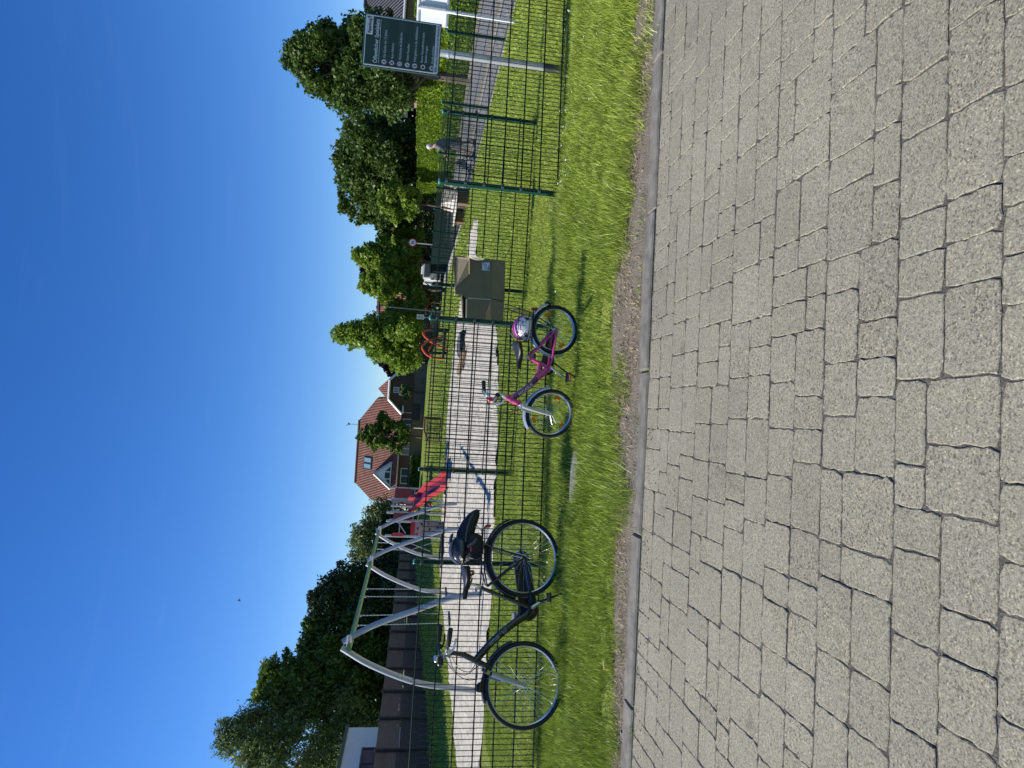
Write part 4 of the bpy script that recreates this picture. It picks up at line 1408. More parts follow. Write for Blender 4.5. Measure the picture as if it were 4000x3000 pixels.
# rack and basket
b = MB()
for s in (-1, 1):
    b.tube([(.27, s*.02, .43), (.17, s*.045, .445), (-.12, s*.05, .45)], .005, 8)
    b.tube([(-.08, s*.05, .448), (rh[0], s*.058, rh[1])], .005, 8)
b.build('rack', blackp, pb, True, M_)
b = MB()
rim = [(.185, -.11, .60), (.185, .11, .60), (-.115, .12, .60), (-.115, -.12, .60)]
bot = [(.15, -.08, .455), (.15, .08, .455), (-.075, .085, .455), (-.075, -.085, .455)]
for P_ in (rim, bot):
    for i in range(4): b.tube([P_[i], P_[(i+1) % 4]], .0035, 5)
for i in range(4):
    for k in range(8):
        t = k/8
        b.tube([Vector(rim[i]).lerp(Vector(rim[(i+1) % 4]), t), Vector(bot[i]).lerp(Vector(bot[(i+1) % 4]), t)], .0016, 4)
    b.tube([Vector(rim[i]).lerp(Vector(bot[i]), .5), Vector(rim[(i+1) % 4]).lerp(Vector(bot[(i+1) % 4]), .5)], .0018, 4)
for k in range(9):
    t = k/8
    b.tube([Vector(bot[0]).lerp(Vector(bot[3]), t), Vector(bot[1]).lerp(Vector(bot[2]), t)], .0016, 4)
bs = b.build('basket', blackp, pb, False, M_)
b = MB()
b.tube([(-.085, -.085, .47), (-.135, -.08, .715), (-.135, .08, .715), (-.085, .085, .47)], .004, 6)
b.tube([(-.115, -.08, .60), (-.115, .08, .60)], .003, 5)
b.tube([(-.135, .08, .715), (.0, .08, .72), (.09, .08, .68), (.17, .085, .60)], .0025, 5)
b.build('basket_handle', blackp, bs, True, M_)
MB().bbox((-.135, 0, .425), (.02, .07, .05), .008).build('rear_reflector', redpl, pb, False, M_)
b = MB()
b.bbox((-.195, 0, .30), (.028, .06, .055), .01, Matrix.Rotation(R(-30), 3, 'Y'))
b.build('tail_light', blackp, pb, False, M_)
helmet('bicycle_helmet', M_ @ Matrix.Translation((0, .02, 0)), (.045, 0, .50), .108, .088, .108, mat('helmet_white', (.74, .72, .76), .25, 0, .06, 5, coat=.4), mat('helmet_magenta', (.50, .03, .32), .25, 0, .1, coat=.4), blackp, 'white and magenta child\'s helmet lying in the wire basket of the pink bicycle')

# ================================================================== PLAYGROUND
galv = mat('galvanised_tube', (.36, .37, .39), .42, .35, .10, 5)
beamg = mat('beam_green', (.085, .20, .035), .4, 0, .25, 4)
chain = mat('chain_steel', (.55, .55, .55), .3, .8, .1)
# ---- swing frame with three pairs of bowed legs
sw = thing('swing_set', (-4.8, 15.0, 0), 'grey bowed-leg double swing frame with a green top beam', 'swing frame')
ZB = 2.33
SWY = [12.26*KY+.0, 17.7*KY, 21.2*KY]
XB = -4.80
MB().tube([(XB, SWY[0]-.15, ZB-.03), (XB, SWY[2]+.3, ZB+.02)], .044, 16).build('beam', beamg, sw, True)
for Y in SWY:
    for s, xb in ((-1, XB-.82), (1, XB+.95)):
        pts = [Vector((XB+s*.02, Y+(.10 if s > 0 else -.06), ZB+.10)), Vector((XB+s*.32, Y+(.10 if s > 0 else -.06), ZB-.42)), Vector((XB+s*.62, Y+(.09 if s > 0 else -.05), 1.15)), Vector((xb-s*.08, Y+(.05 if s > 0 else -.03), .50)), Vector((xb, Y+(.04 if s > 0 else -.02), -.15))]
        MB().tube(smoothcurve(pts, 7), .052, 14).build('leg', galv, sw, True)
    MB().tube([(XB-.16, Y, ZB-.01), (XB+.16, Y+.04, ZB-.01)], .045, 10).build('bracket', steel, sw, True)
def swing_seat(y, xsh, label):
    r_ = thing('swing', (XB, y, ZB), label, 'swing', 'swings hanging in the grey frame')
    st = MB().bbox((XB+xsh, y, .50), (.16, .44, .035), .012).build('seat', rub, r_)
    for s in (-1, 1):
        b = MB()
        n = 46
        p0, p1 = Vector((XB, y+s*.25, ZB-.06)), Vector((XB+xsh, y+s*.25, .70))
        for i in range(n):
            c = p0.lerp(p1, (i+.5)/n)
            b.tube([c+Vector((0, 0, .024)), c-Vector((0, 0, .024))], .009 if i % 2 else .006, 5, True, .5 if i % 2 else 1.5)
        for k in (-1, 1): b.tube([p1, (XB+xsh+k*.07, y+s*.21, .52)], .005, 5)
        b.build('chain', chain, r_, True)
        MB().tube([(XB, y+s*.25, ZB-.02), (XB, y+s*.25, ZB-.10)], .022, 8).build('hanger', galv, r_, True)
    return r_
swing_seat(SWY[0]+1.15, .06, 'black swing seat on two chains nearest the front legs of the grey frame')
swing_seat(SWY[0]+2.75, .02, 'black swing seat on two chains before the middle legs of the grey frame')
ns = thing('nest_swing', (XB, (SWY[1]+SWY[2])/2, ZB), 'round rope nest swing hanging in the far bay of the grey frame', 'swing', 'swings hanging in the grey frame')
yc = (SWY[1]+SWY[2])/2
rg = MB().ring((XB, yc, .48), (0, 0, 1), .5, .045, 36, 10).build('ring', rub, ns, True)
b = MB()
for k in range(-4, 5):
    h_ = math.sqrt(.25-(k*.105)**2)
    b.tube([(XB+k*.105, yc-h_, .47), (XB+k*.105, yc, .41), (XB+k*.105, yc+h_, .47)], .008, 5)
    b.tube([(XB-h_, yc+k*.105, .47), (XB, yc+k*.105, .41), (XB+h_, yc+k*.105, .47)], .008, 5)
b.build('net', blackp, rg, True)
for s in (-1, 1):
    b = MB()
    for k in (-1, 1): b.tube([(XB, yc+s*.35, 1.35), (XB+k*.33, yc+s*.38, .5)], .008, 5)
    b.tube([(XB, yc+s*.35, ZB-.05), (XB, yc+s*.35, 1.35)], .009, 6)
    b.build('rope', chain, ns, True)

# ---- climbing tower with slide
redp = mat('play_red', (.42, .022, .028), .35, 0, .08, 3)
redd = mat('play_dark_red', (.20, .012, .02), .45, 0, .12, 3)
greyp = mat('play_grey_panel', (.27, .27, .27), .5, 0, .1, 4)
wallp = mat('climbing_board', (.33, .31, .28), .7, 0, .14, 5)
tw = thing('climbing_tower', (-5.9, 26.8, 0), 'red and grey climbing tower with slide and climbing wall beyond the sand', 'play tower')
def pst(y, ybase_px, Y, xb, xt):
    a, t = AT(xb, y, Y), AT(xt, y, Y)
    return Vector((t.x, Y, 0)), t.z
posts = [(2092, 25.7, 1505), (2034, 26.4, 1510), (2001, 27.0, 1513), (1948, 28.1, 1517), (1905, 29.0, 1526)]
PT = []
for y, Y, xt in posts:
    t = AT(xt, y, Y)
    PT.append(Vector((t.x, Y, t.z)))
    MB().tube([(t.x, Y, -.1), (t.x, Y, t.z), (t.x, Y, t.z+.02)], [.05, .05, .03], 14).build('post', galv, tw, True)
# two rear posts
for y, Y, xt in ((2030, 28.6, 1520), (1975, 30.2, 1527)):
    t = AT(xt, y, Y)
    MB().tube([(t.x, Y, -.1), (t.x, Y, t.z)], .05, 12).build('post', galv, tw, True)
dz_ = 1.36
cen = sum(PT, Vector())/5
poly = [Vector((p.x, p.y, dz_)) for p in PT] + [Vector((PT[4].x-.7, PT[4].y+.9, dz_)), Vector((PT[0].x-.15, PT[0].y+2.6, dz_))]
MB().prism(poly, (0, 0, -.06)).build('deck', greyp, tw)
def panel(a, c, z0, z1, mt, name, th=.03, bow=None):
    a, c = Vector(a), Vector(c); a.z = c.z = 0
    e = (c-a).normalized(); nn = Vector((e.y, -e.x, 0))
    return MB().prism([a+Vector((0, 0, z0)), c+Vector((0, 0, z0)), c+Vector((0, 0, z1)), a+Vector((0, 0, z1))], nn*th, -nn*th/2).build(name, mt, tw)
cw = panel(PT[0], PT[1], .05, 1.22, wallp, 'climbing_wall')
panel(PT[0], PT[1], 1.22, 1.40, redp, 'wall_top_board', .05)
e = (PT[1]-PT[0]); e.z = 0
nn = Vector((e.y, -e.x, 0)).normalized()
for u, z in ((.1, 1.12), (.5, 1.1), (.8, .95), (.15, .85), (.45, .62), (.85, .66), (.12, .40), (.6, .30), (.88, .20)):
    c = PT[0]+e*u+nn*.05; c.z = z
    MB().ball(c, (.06, .04, .045), 8, 6).build('climbing_hold', random.choice((redp, redp, blackp)), cw, True)
for a, z in ((.0, 2.05), (.1, 1.75)):
    pass
b = MB()
a_, c_ = PT[0]+Vector((0, -.05, 0)), PT[0].lerp(PT[1], .32)+Vector((0, -.05, 0))
arc = [Vector((a_.x+(c_.x-a_.x)*t, a_.y, z)) for t, z in ((0, 1.65), (.75, 1.68), (1, 1.75), (1, 2.05), (.75, 2.12), (0, 2.15))]
b.prism(arc, (0, -.04, 0)).build('side_board', redp, tw)
b = MB()
b.tube([PT[0].lerp(PT[1], .2)*1.0+Vector((0, 0, -.8)), PT[1]+Vector((0, 0, -.45))], .02, 8)
b.tube([(PT[0].x, PT[0].y, 1.85), (PT[1].x, PT[1].y, 1.85)], .02, 8)
b.build('hand_rail', galv, tw, True)
# dark red boards behind and beside the slide
panel(PT[1], PT[2], 1.42, 2.15, redd, 'side_board')
panel(PT[3], PT[4], 1.50, 2.2, redd, 'side_board')
panel(PT[1]+Vector((.3, 2.1, 0)), PT[3]+Vector((.1, 1.9, 0)), 1.42, 2.1, redd, 'back_board')
for a, c, sgn in ((PT[2], PT[2].lerp(PT[3], .22), 1), (PT[3], PT[3].lerp(PT[2], .3), 1)):
    a = Vector(a); c = Vector(c)
    prof = [(0, 1.40), (1.0, 1.40), (.85, 1.7), (.55, 1.85), (1.1, 2.1), (.7, 2.3), (0, 2.32)]
    pts = [Vector((a.x+(c.x-a.x)*t, a.y+(c.y-a.y)*t-.04, z)) for t, z in prof]
    MB().prism(pts, (0, -.03, 0)).build('wave_panel', greyp, tw)
MB().tube([(PT[2].x, PT[2].y, 2.2), (PT[3].x, PT[3].y, 2.2)], .022, 8).build('cross_bar', galv, tw, True)
MB().tube([(PT[2].x, PT[2].y, 1.33), (PT[3].x, PT[3].y, 1.33)], .022, 8).build('cross_bar', galv, tw, True)
# slide: trough with two raised sides
mid0 = (PT[2]+PT[3])/2; mid0.z = 1.36
end_ = AT(1772, 1862, 23.3)
endc = Vector((end_.x-.05, end_.y, .22))
dirh = Vector((endc.x-mid0.x, endc.y-mid0.y, 0)); Ls = dirh.length; dirh.normalize()
sd = Vector((-dirh.y, dirh.x, 0))
prof = [(0, 1.38), (.08, 1.36), (.25, 1.10), (.42, .90), (.55, .80), (.7, .50), (.85, .27), (.95, .22), (1.0, .23)]
curve = smoothcurve([Vector((mid0.x+dirh.x*Ls*t, mid0.y+dirh.y*Ls*t, z)) for t, z in prof], 4)
hw = .235
def sweep(offs, name, mt):
    rings = [[p + sd*o[0] + Vector((0, 0, o[1])) for o in offs] for p in curve]
    return MB().loft(rings).build(name, mt, tw, True)
sl_ = sweep([(-hw, 0), (hw, 0), (hw, -.03), (-hw, -.03)], 'slide_trough', mat('slide_inside', (.16, .018, .035), .3, 0, .15, 2))
for s in (-1, 1):
    sweep([(s*hw, -.05), (s*hw, .19), (s*(hw+.05), .20), (s*(hw+.06), -.05)], 'slide_side', mat('slide_red', (.42, .04, .045), .35, 0, .06, 2))
b = MB()
q = curve[len(curve)//2+4]
b.tube([q+Vector((0, 0, -.02)), (q.x, q.y, -.1)], .04, 8)
b.build('slide_leg', blackp, tw, True)
b = MB()
q = curve[14]
for s in (-1,):
    b.tube(smoothcurve([q+sd*s*.4+Vector((0, 0, -.1)), q+sd*s*.55+Vector((0, 0, -.25)), q+sd*s*.55+Vector((0, 0, -.45)), q+sd*s*.4+Vector((0, 0, -.5))], 5), .03, 8)
b.build('step_rung', redp, tw, True)
b = MB()
b.tube(smoothcurve([q+sd*-.38+Vector((0, 0, -.62)), q+sd*-.58+Vector((0, 0, -.75)), q+sd*-.6+Vector((0, 0, -1.0))], 5), .03, 8)
b.build('step_rung', redp, tw, True)

# ---- orange tube climber
oc = mat('orange_tube', (.62, .085, .02), .35, 0, .1)
YC = 35.5
oa = thing('orange_climber', (AT(1720, 1340, YC).x, YC, 0), 'orange double-arched climbing frame of bent tubes on dark posts', 'climbing frame')
def pc(x, y, dy=0): return AT(x, y, YC+dy)
MB().tube(smoothcurve([pc(1755, 1402), pc(1700, 1398), pc(1668, 1386), pc(1650, 1362), pc(1655, 1345), pc(1690, 1325), pc(1735, 1316)], 6), .055, 8).build('arch', oc, oa, True)
MB().tube(smoothcurve([pc(1752, 1362, .5), pc(1715, 1352, .5), pc(1680, 1332, .5), pc(1656, 1310, .5), pc(1655, 1298, .5), pc(1670, 1290, .5), pc(1700, 1288, .5)], 6), .055, 8).build('arch', oc, oa, True)
MB().tube(smoothcurve([pc(1690, 1396, .2), pc(1676, 1372, .2), pc(1690, 1345, .2), pc(1712, 1330, .2)], 6), .04, 8).build('cross_tube', oc, oa, True)
for x0, y0, y1 in ((1672, 1378, 1381), (1684, 1288, 1292)):
    MB().tube([pc(x0, y0), pc(1768, y1)], .085, 10).build('post', blackp, oa, True)
for x0, y0 in ((1742, 1395), (1742, 1312)):
    MB().bbox(pc(x0, y0), (.5, .25, .06), .02).build('foot_plate', steel, oa)
b = MB()
cb2 = pc(1770, 1345)
b.bbox((cb2.x, cb2.y, .25), (1.7, .7, .14), .05)
b.build('dark_slab', rub, oa)  # low black slab beneath the arches

YM = 21.0
mc = AT(1786, 1345, YM)
mnd = thing('low_mound', (mc.x, YM, 0), 'low black mound lying on the sand before the orange climber', 'play mound')  # low black dome on the sand
mrings = []
for r_, z in ((1.0, -.02), (.97, .10), (.82, .20), (.5, .25), (.1, .26)):
    mrings.append([Vector((mc.x+.50*r_*math.cos(a)*(1+.08*math.sin(3*a)), YM+.42*r_*math.sin(a), z)) for a in [2*math.pi*k/24 for k in range(24)]])
MB().loft(mrings).build('mound_cover', rub, mnd, True)
MB().tube([(mc.x-.3, YM-.35, .2), (mc.x+.35, YM-.3, .22)], .03, 8).build('edge_strip', greyp, mnd, True)
t0_, t1_ = G(1824, 1372), G(1812, 1462)
bd0 = Vector((t0_.x, t0_.y, .09)); bd1 = Vector((t1_.x, t1_.y, .17))
tag(MB().tube([bd0, bd0.lerp(bd1, .1), bd0.lerp(bd1, .9), bd1], [.075, .085, .08, .07], 10).build('timber_beam', mat('brown_timber', (.17, .10, .055), .8, 0, .2, 6), None, True), 'short brown timber beam lying on the sand beside the black mound', 'beam')

# ---- low rust-red frame with mesh on the grass
YG = 37.5
gl_ = thing('mesh_goal', (AT(1722, 1677, YG).x, YG, 0), 'small rust-brown frame with wire netting standing on the far grass', 'goal')
rust = mat('rust_paint', (.16, .05, .035), .7, 0, .2, 5)
ga, gb_ = AT(1660, 1632, YG), AT(1660, 1722, YG)
zt_ = ga.z
b = MB()
for p, q in (((ga.x, YG, 0), (ga.x, YG, zt_)), ((gb_.x, YG, 0), (gb_.x, YG, zt_*.75)), ((ga.x, YG, zt_), (AT(1660, 1682, YG).x, YG, zt_)), ((ga.x, YG+.6, 0), (ga.x, YG+.6, zt_)), ((ga.x, YG+.6, .05), (gb_.x, YG+.6, .05)), ((ga.x, YG, zt_), (ga.x, YG+.6, zt_)), ((gb_.x, YG, zt_*.75), (AT(1660, 1682, YG).x, YG, zt_))):
    b.tube([p, q], .05, 6)
b.build('frame', rust, gl_)
b = MB()
nx_ = 14
for i in range(nx_+1):
    x = ga.x+(gb_.x-ga.x)*i/nx_
    b.tube([(x, YG+.3, 0), (x, YG+.3, zt_*.95)], .012, 4)
for k in range(6): b.tube([(ga.x, YG+.3, zt_*.16*(k+.5)), (gb_.x, YG+.3, zt_*.16*(k+.5))], .012, 4)
b.build('netting', rust, gl_)

# ---- bench of pale planks beside the street fence
pl = mat('weathered_plank', (.50, .47, .42), .8, 0, .15, 5)
lg_ = mat('brown_timber', (.17, .10, .055), .8, 0, .2, 6)
YBn = 24.6
bnp = AT(1835, 805, YBn)
bn = thing('park_bench', (bnp.x, YBn, 0), 'bench of pale weathered planks on two dark brown timber blocks by the street fence', 'bench')
eb = Vector((-.10, .995, 0))
o0 = Vector((bnp.x+.25, YBn-.3, 0))
rotb = Matrix((eb, Vector((-eb.y, eb.x, 0)), Vector((0, 0, 1)))).transposed()
for k in range(4):
    c = o0+eb*(1.35)+Vector((.36+.03*k, 0, .56+.135*k))
    MB().bbox(c, (2.7, .035, .12), .008, rotb).build('back_slat', pl, bn)
for k in range(4):
    c = o0+eb*1.35+Vector((-.20+.135*k, 0, .45))
    MB().bbox(c, (2.7, .12, .04), .008, rotb).build('seat_slat', pl, bn)
for t in (.25, 2.35):
    c = o0+eb*t
    MB().bbox(c+Vector((0, 0, .2)), (.35, .5, .45), .02, rotb).build('support_block', lg_, bn)
    MB().bbox(c+Vector((.36, 0, .55)), (.1, .08, .95), .01, rotb).build('back_post', lg_, bn)

# ================================================================== TREES, HEDGES, SHRUBS
bark = mat('bark', (.11, .085, .06), .9, 0, .3, 9, .8, 25)
def leafquads(P, size, up=.35, asp=.62):
    n = len(P)
    N_ = rng.normal(size=(n, 3)); N_[:, 2] += up*2
    N_ /= np.linalg.norm(N_, axis=1)[:, None]
    A_ = rng.normal(size=(n, 3))
    A_ -= N_*np.sum(A_*N_, 1)[:, None]
    A_ /= np.linalg.norm(A_, axis=1)[:, None]
    B_ = np.cross(N_, A_)
    s = (size*rng.uniform(.38, 1.0, n)**1.3*1.75)[:, None]
    v0 = P - A_*s*.5
    v1 = P + B_*s*asp*.5 + N_*s*.08
    v2 = P + A_*s*.5 - N_*s*.06
    v3 = P - B_*s*asp*.5 + N_*s*.08
    return np.stack([v0, v1, v2, v3], 1).reshape(-1, 3)
def crownpoints(blobs, n, shell=.5):
    """leaf places over a set of irregular clumps (centre, radii)"""
    vol = np.array([r_[0]*r_[1]+r_[1]*r_[2]+r_[0]*r_[2] for c, r_ in blobs])
    cnt = rng.multinomial(n, vol/vol.sum())
    out = []
    for (c, r_), k in zip(blobs, cnt):
        d = rng.normal(size=(k, 3)); d /= np.linalg.norm(d, axis=1)[:, None]
        q = rng.random(k)**shell
        bump_ = 1 + .22*np.sin(d[:, 0]*6+c[0]*3) * np.sin(d[:, 1]*5+c[1]) + .18*np.sin(d[:, 2]*7+c[2]*2)
        out.append(np.array(c) + d*(np.array(r_)*(q*bump_)[:, None]) + rng.normal(scale=.04*np.mean(r_), size=(k, 3)))
    return np.concatenate(out)
def tree(name, label, cat, x, Y, ztop, zlow, rad, leaf, nleaf, size, shape='oval', nb=34, group=None, trunk=.2, ry=None, lean=0, base=None, shell=.45, droop=0, seed=1):
    rs = np.random.default_rng(seed)
    zb = terrain(x, Y) if base is None else base
    t = thing(name, (x, Y, zb), label, cat, group)
    H = ztop-zlow
    blobs = []
    for i in range(nb):
        h = (i+.5)/nb
        if shape == 'cone': pr = ((1-h)**.85*.95+.06)*(.82+.18*math.cos(h*nb*.55))
        elif shape == 'egg': pr = max(.1, math.sin(math.pi*min(1, (h*.86+.1)))**.75) * (1.05-.35*h)
        elif shape == 'column': pr = (1-h**3)*.9+.1
        else: pr = max(.16, math.sin(math.pi*(h*.9+.06))**.65)
        a = i*2.39996 + rs.uniform(-.5, .5)
        rr = rad*pr*math.sqrt(rs.uniform(.12, .85))
        br = rad*rs.uniform(.20, .36)*(.55+.5*pr)
        z = zlow + br*.5 + (H-br*1.1)*h
        ryy = ry or rad
        blobs.append(((x+lean*h+rr*math.cos(a), Y+rr*math.sin(a)*ryy/rad, z), (br, br*ryy/rad if ryy < rad else br, br*rs.uniform(.65, .95))))
    # a spray of small twigs breaking the outline
    for i in range(nb):
        b0 = blobs[rs.integers(0, nb)]
        d = rs.normal(size=3); d /= np.linalg.norm(d); d[2] = abs(d[2])*.8-.1
        c = np.array(b0[0])+d*np.array(b0[1])*1.15
        s_ = rs.uniform(.28, .55)*b0[1][0]
        blobs.append((tuple(c), (s_*.7, s_*.7, s_*(.55 if not droop else 1.2))))
    P = crownpoints(blobs, nleaf, shell)
    if droop: P[:, 2] -= droop*rs.random(len(P))**2
    V = leafquads(P, size, .1 if droop else .35, .62 if not droop else .35)
    b = MB()
    th = (zlow+H*.55)
    n = 8
    b.tube([(x+lean*.5*(i/n)**2+rs.normal(0, .02), Y+rs.normal(0, .02), zb-.2+(th-zb)*i/n) for i in range(n+1)], [trunk*(1-.6*i/n) for i in range(n+1)], 9)
    for i in range(0, nb, 2):
        c = Vector(blobs[i][0])
        z0 = max(zb+.4, min(th-.3, c.z-.35*abs(c.x-x)-.7))
        s0 = Vector((x, Y, z0))
        b.tube([s0, s0.lerp(c, .5)+Vector((0, 0, -.12)), c], [trunk*.35, trunk*.22, trunk*.07], 6)
    b.build('trunk', bark, t, True)
    npmesh('crown', V, np.arange(len(V)).reshape(-1, 4), leaf, t)
    return t
def pxtree(name, label, cat, y, Y, xtop, xlow, w_px, leaf, nleaf, size, **k):
    """tree given by its middle, top, lowest leaves and width in the photograph"""
    t, l_ = AT(xtop, y, Y), AT(xlow, y, Y)
    return tree(name, label, cat, (t.x+l_.x)/2, Y, t.z, max(l_.z, terrain(t.x, Y)+.15), w_px/2/FPX*Y, leaf, nleaf, size, **k)
Ldark = leafmat('leaf_dark', (.018, .042, .010), (.115, .19, .028), .28, .45)
Lmid = leafmat('leaf_mid', (.03, .065, .013), (.17, .26, .035), .34, .45)
Llight = leafmat('leaf_light', (.05, .11, .014), (.34, .47, .055), .4, .5)
Lhedge = leafmat('leaf_hedge', (.03, .07, .008), (.24, .36, .03), .3, .9, spec=.15)
Lgrey = leafmat('leaf_greygreen', (.035, .065, .02), (.22, .29, .09), .35, .5)
Lconif = leafmat('leaf_conifer', (.010, .026, .010), (.055, .095, .022), .12, .6)
Lpurple = leafmat('leaf_purple', (.012, .006, .012), (.055, .022, .035), .2, .6)
Lred = leafmat('leaf_red', (.03, .006, .008), (.14, .03, .035), .25, .6)
Lgold = leafmat('leaf_gold', (.16, .12, .01), (.42, .33, .03), .3, .6)
TG = 'trees around the playground'
pxtree('broadleaf_tree', 'tall dark green egg-shaped tree rising behind the rules sign', 'tree', 252, 31, 1100, 1640, 430, Ldark, 40000, .165, shape='egg', nb=60, seed=3, trunk=.25, group=TG)
pxtree('broadleaf_tree', 'broad dark green tree behind the hedge, second from the rules sign', 'tree', 645, 51, 1300, 1650, 420, Ldark, 32000, .26, shape='oval', nb=46, seed=4, group=TG)
pxtree('broadleaf_tree', 'dark ragged-topped tree standing at the end of the long hedge', 'tree', 795, 53, 1310, 1660, 260, Ldark, 15000, .26, shape='oval', nb=30, seed=14, group=TG)
pxtree('young_tree', 'bright green young tree in front of the dark trees at the hedge end', 'tree', 790, 46, 1470, 1650, 160, Llight, 6500, .22, shape='oval', nb=22, seed=5, trunk=.1, group=TG)
pxtree('broadleaf_tree', 'rounded fresh green tree above the round weight limit sign', 'tree', 1010, 52, 1372, 1650, 300, Llight, 20000, .23, shape='cone', nb=56, seed=6, group=TG)
pxtree('broadleaf_tree', 'fresh green tree between the lamp and the weight limit sign', 'tree', 1115, 50, 1395, 1655, 210, Llight, 14000, .23, shape='egg', nb=28, seed=16, group=TG)
pxtree('broadleaf_tree', 'tall pointed light green tree behind the orange climbing frame', 'tree', 1315, 48, 1300, 1655, 330, Llight, 26000, .22, shape='cone', nb=70, seed=7, group=TG)
pxtree('plum_tree', 'dark purple-leaved tree peeping over the hipped gable', 'tree', 1420, 80, 1480, 1590, 100, Lpurple, 4000, .42, nb=16, seed=8, group=TG)
pxtree('plum_tree', 'blackish tree top behind the two fresh green trees', 'tree', 1060, 72, 1405, 1560, 110, Lpurple, 4000, .4, nb=16, seed=9, group=TG)
pxtree('young_tree', 'light green tree standing in front of the red tiled roof', 'tree', 1700, 60, 1392, 1600, 165, Lmid, 10000, .25, shape='egg', nb=26, seed=10, trunk=.12, group=TG)
pxtree('shrub', 'wispy pale shrub in front of the brown hipped gable', 'shrub', 1532, 61.2, 1562, 1612, 70, Lgrey, 900, .22, nb=10, seed=11, trunk=.05)
pxtree('willow_tree', 'pale grey-green willow beyond the climbing tower', 'tree', 2110, 62, 1355, 1610, 300, Lgrey, 24000, .28, shape='oval', nb=36, seed=12, droop=1.2, group=TG)
pxtree('conifer', 'tall dense dark conifer beyond the swing frame', 'tree', 2350, 50, 1195, 1600, 350, Lconif, 36000, .22, shape='column', nb=56, seed=13, shell=.3, group=TG)
pxtree('conifer', 'dark conifer with a stepped outline, behind the front legs of the swing', 'tree', 2510, 49, 1160, 1600, 340, Ldark, 32000, .22, shape='oval', nb=50, seed=23, shell=.3, group=TG)
pxtree('broadleaf_tree', 'large dark green tree left of the conifers above the brown board fence', 'tree', 2665, 50, 985, 1580, 380, Lmid, 34000, .23, shape='oval', nb=52, seed=15, group=TG)
pxtree('birch_tree', 'tallest feathery grey-green tree above the white building', 'tree', 2880, 47, 832, 1560, 480, Lgrey, 62000, .22, shape='egg', trunk=.13, nb=90, seed=17, droop=.6, group=TG, shell=.6)
pxtree('birch_tree', 'feathery grey-green tree at the left edge behind the white building', 'tree', 3120, 49, 860, 1560, 360, Lgrey, 24000, .24, trunk=.13, shape='egg', nb=40, seed=18, droop=.6, group=TG, shell=.6)
pxtree('shrub', 'golden yellow shrub looking over the hedge between two dark trees', 'shrub', 530, 54, 1565, 1665, 70, Lgold, 2200, .2, nb=12, seed=19, trunk=.06)
pxtree('shrub', 'purple-brown shrub behind the hedge below the tallest dark tree', 'shrub', 440, 53, 1560, 1660, 130, Lpurple, 4500, .24, nb=16, seed=20, trunk=.06)
pxtree('shrub', 'light green shrub bulging over the hedge beside the rules sign', 'shrub', 375, 46, 1590, 1670, 90, Lhedge, 2600, .2, nb=12, seed=21, trunk=.06)
pxtree('shrub', 'dark red-leaved shrub beside the street lamp', 'shrub', 1178, 56, 1600, 1690, 80, Lred, 2600, .24, nb=12, seed=22, trunk=.06)
def hedge(label, pts, wid, h0, h1, leaf, n, size, name='hedge'):
    """clipped hedge along a line of ground points"""
    pts = [Vector((p[0], p[1], terrain(p[0], p[1]))) for p in pts]
    t = thing(name, pts[0], label, 'hedge')
    cen_ = []
    L = [(pts[i+1]-pts[i]).length for i in range(len(pts)-1)]
    for i in range(len(L)):
        k = int(n*L[i]/sum(L))
        u = rng.random(k); v = rng.uniform(-1, 1, k); z = rng.random(k)
        face = rng.random(k)
        v = np.where(face < .55, np.sign(v)*(1-np.abs(rng.normal(0, .09, k))), v)
        z = np.where(face >= .55, 1-np.abs(rng.normal(0, .05, k)), z)
        e = (pts[i+1]-pts[i])/L[i]
        hh = h0+(h1-h0)*(i+u)/len(L)
        X = pts[i].x + e.x*L[i]*u - e.y*v*wid/2
        Y = pts[i].y + e.y*L[i]*u + e.x*v*wid/2
        wv = 1+.05*np.sin(u*L[i]*1.7+i)+.04*np.sin(u*L[i]*4.1)
        cen_.append(np.stack([X, Y, pts[i].z + hh*np.clip(z, .01, 1.03)*wv], -1))
    V = leafquads(np.concatenate(cen_), size, .3)
    npmesh('foliage', V, np.arange(len(V)).reshape(-1, 4), leaf, t)
    b = MB()
    for i in range(len(L)):
        e = (pts[i+1]-pts[i])/L[i]
        k = max(2, int(L[i]/1.2))
        for j in range(k):
            q = pts[i]+e*L[i]*(j+.5)/k
            b.tube([q+Vector((0, 0, -.1)), q+Vector((.05, .02, h0*.45)), q+Vector((-.03, .05, h0*.8))], [.035, .03, .012], 6)
    st_ = b.build('stems', bark, t)
    st_['kind'] = 'stuff'
    return t
hedge('long tall clipped green hedge along the far side of the street', [(15.6, 14), (15.6, 26), (15.4, 38), (15.2, 51)], 1.2, 2.35, 2.5, Lhedge, 130000, .155)
hedge('low dark hedge at the end of the street under the trees', [(16.5, 57), (11, 59), (6.3, 58)], 1.2, 2.3, 2.0, Lconif, 12000, .22)
hedge('dark tangled shrubbery filling the gap behind the orange climbing frame', [(15, 66), (5, 66), (.5, 66)], 2.5, 3.6, 3.2, Ldark, 18000, .26)
hedge('low rough green hedge at the foot of the tan wall', [(-7.5, 60.4), (-12.5, 60.4)], .9, .9, 1.0, Lmid, 3500, .18)
hedge('dark shrubbery under the willow beyond the climbing tower', [(-12.2, 56), (-17.5, 54)], 1.6, 2.9, 3.2, Lconif, 12000, .22)

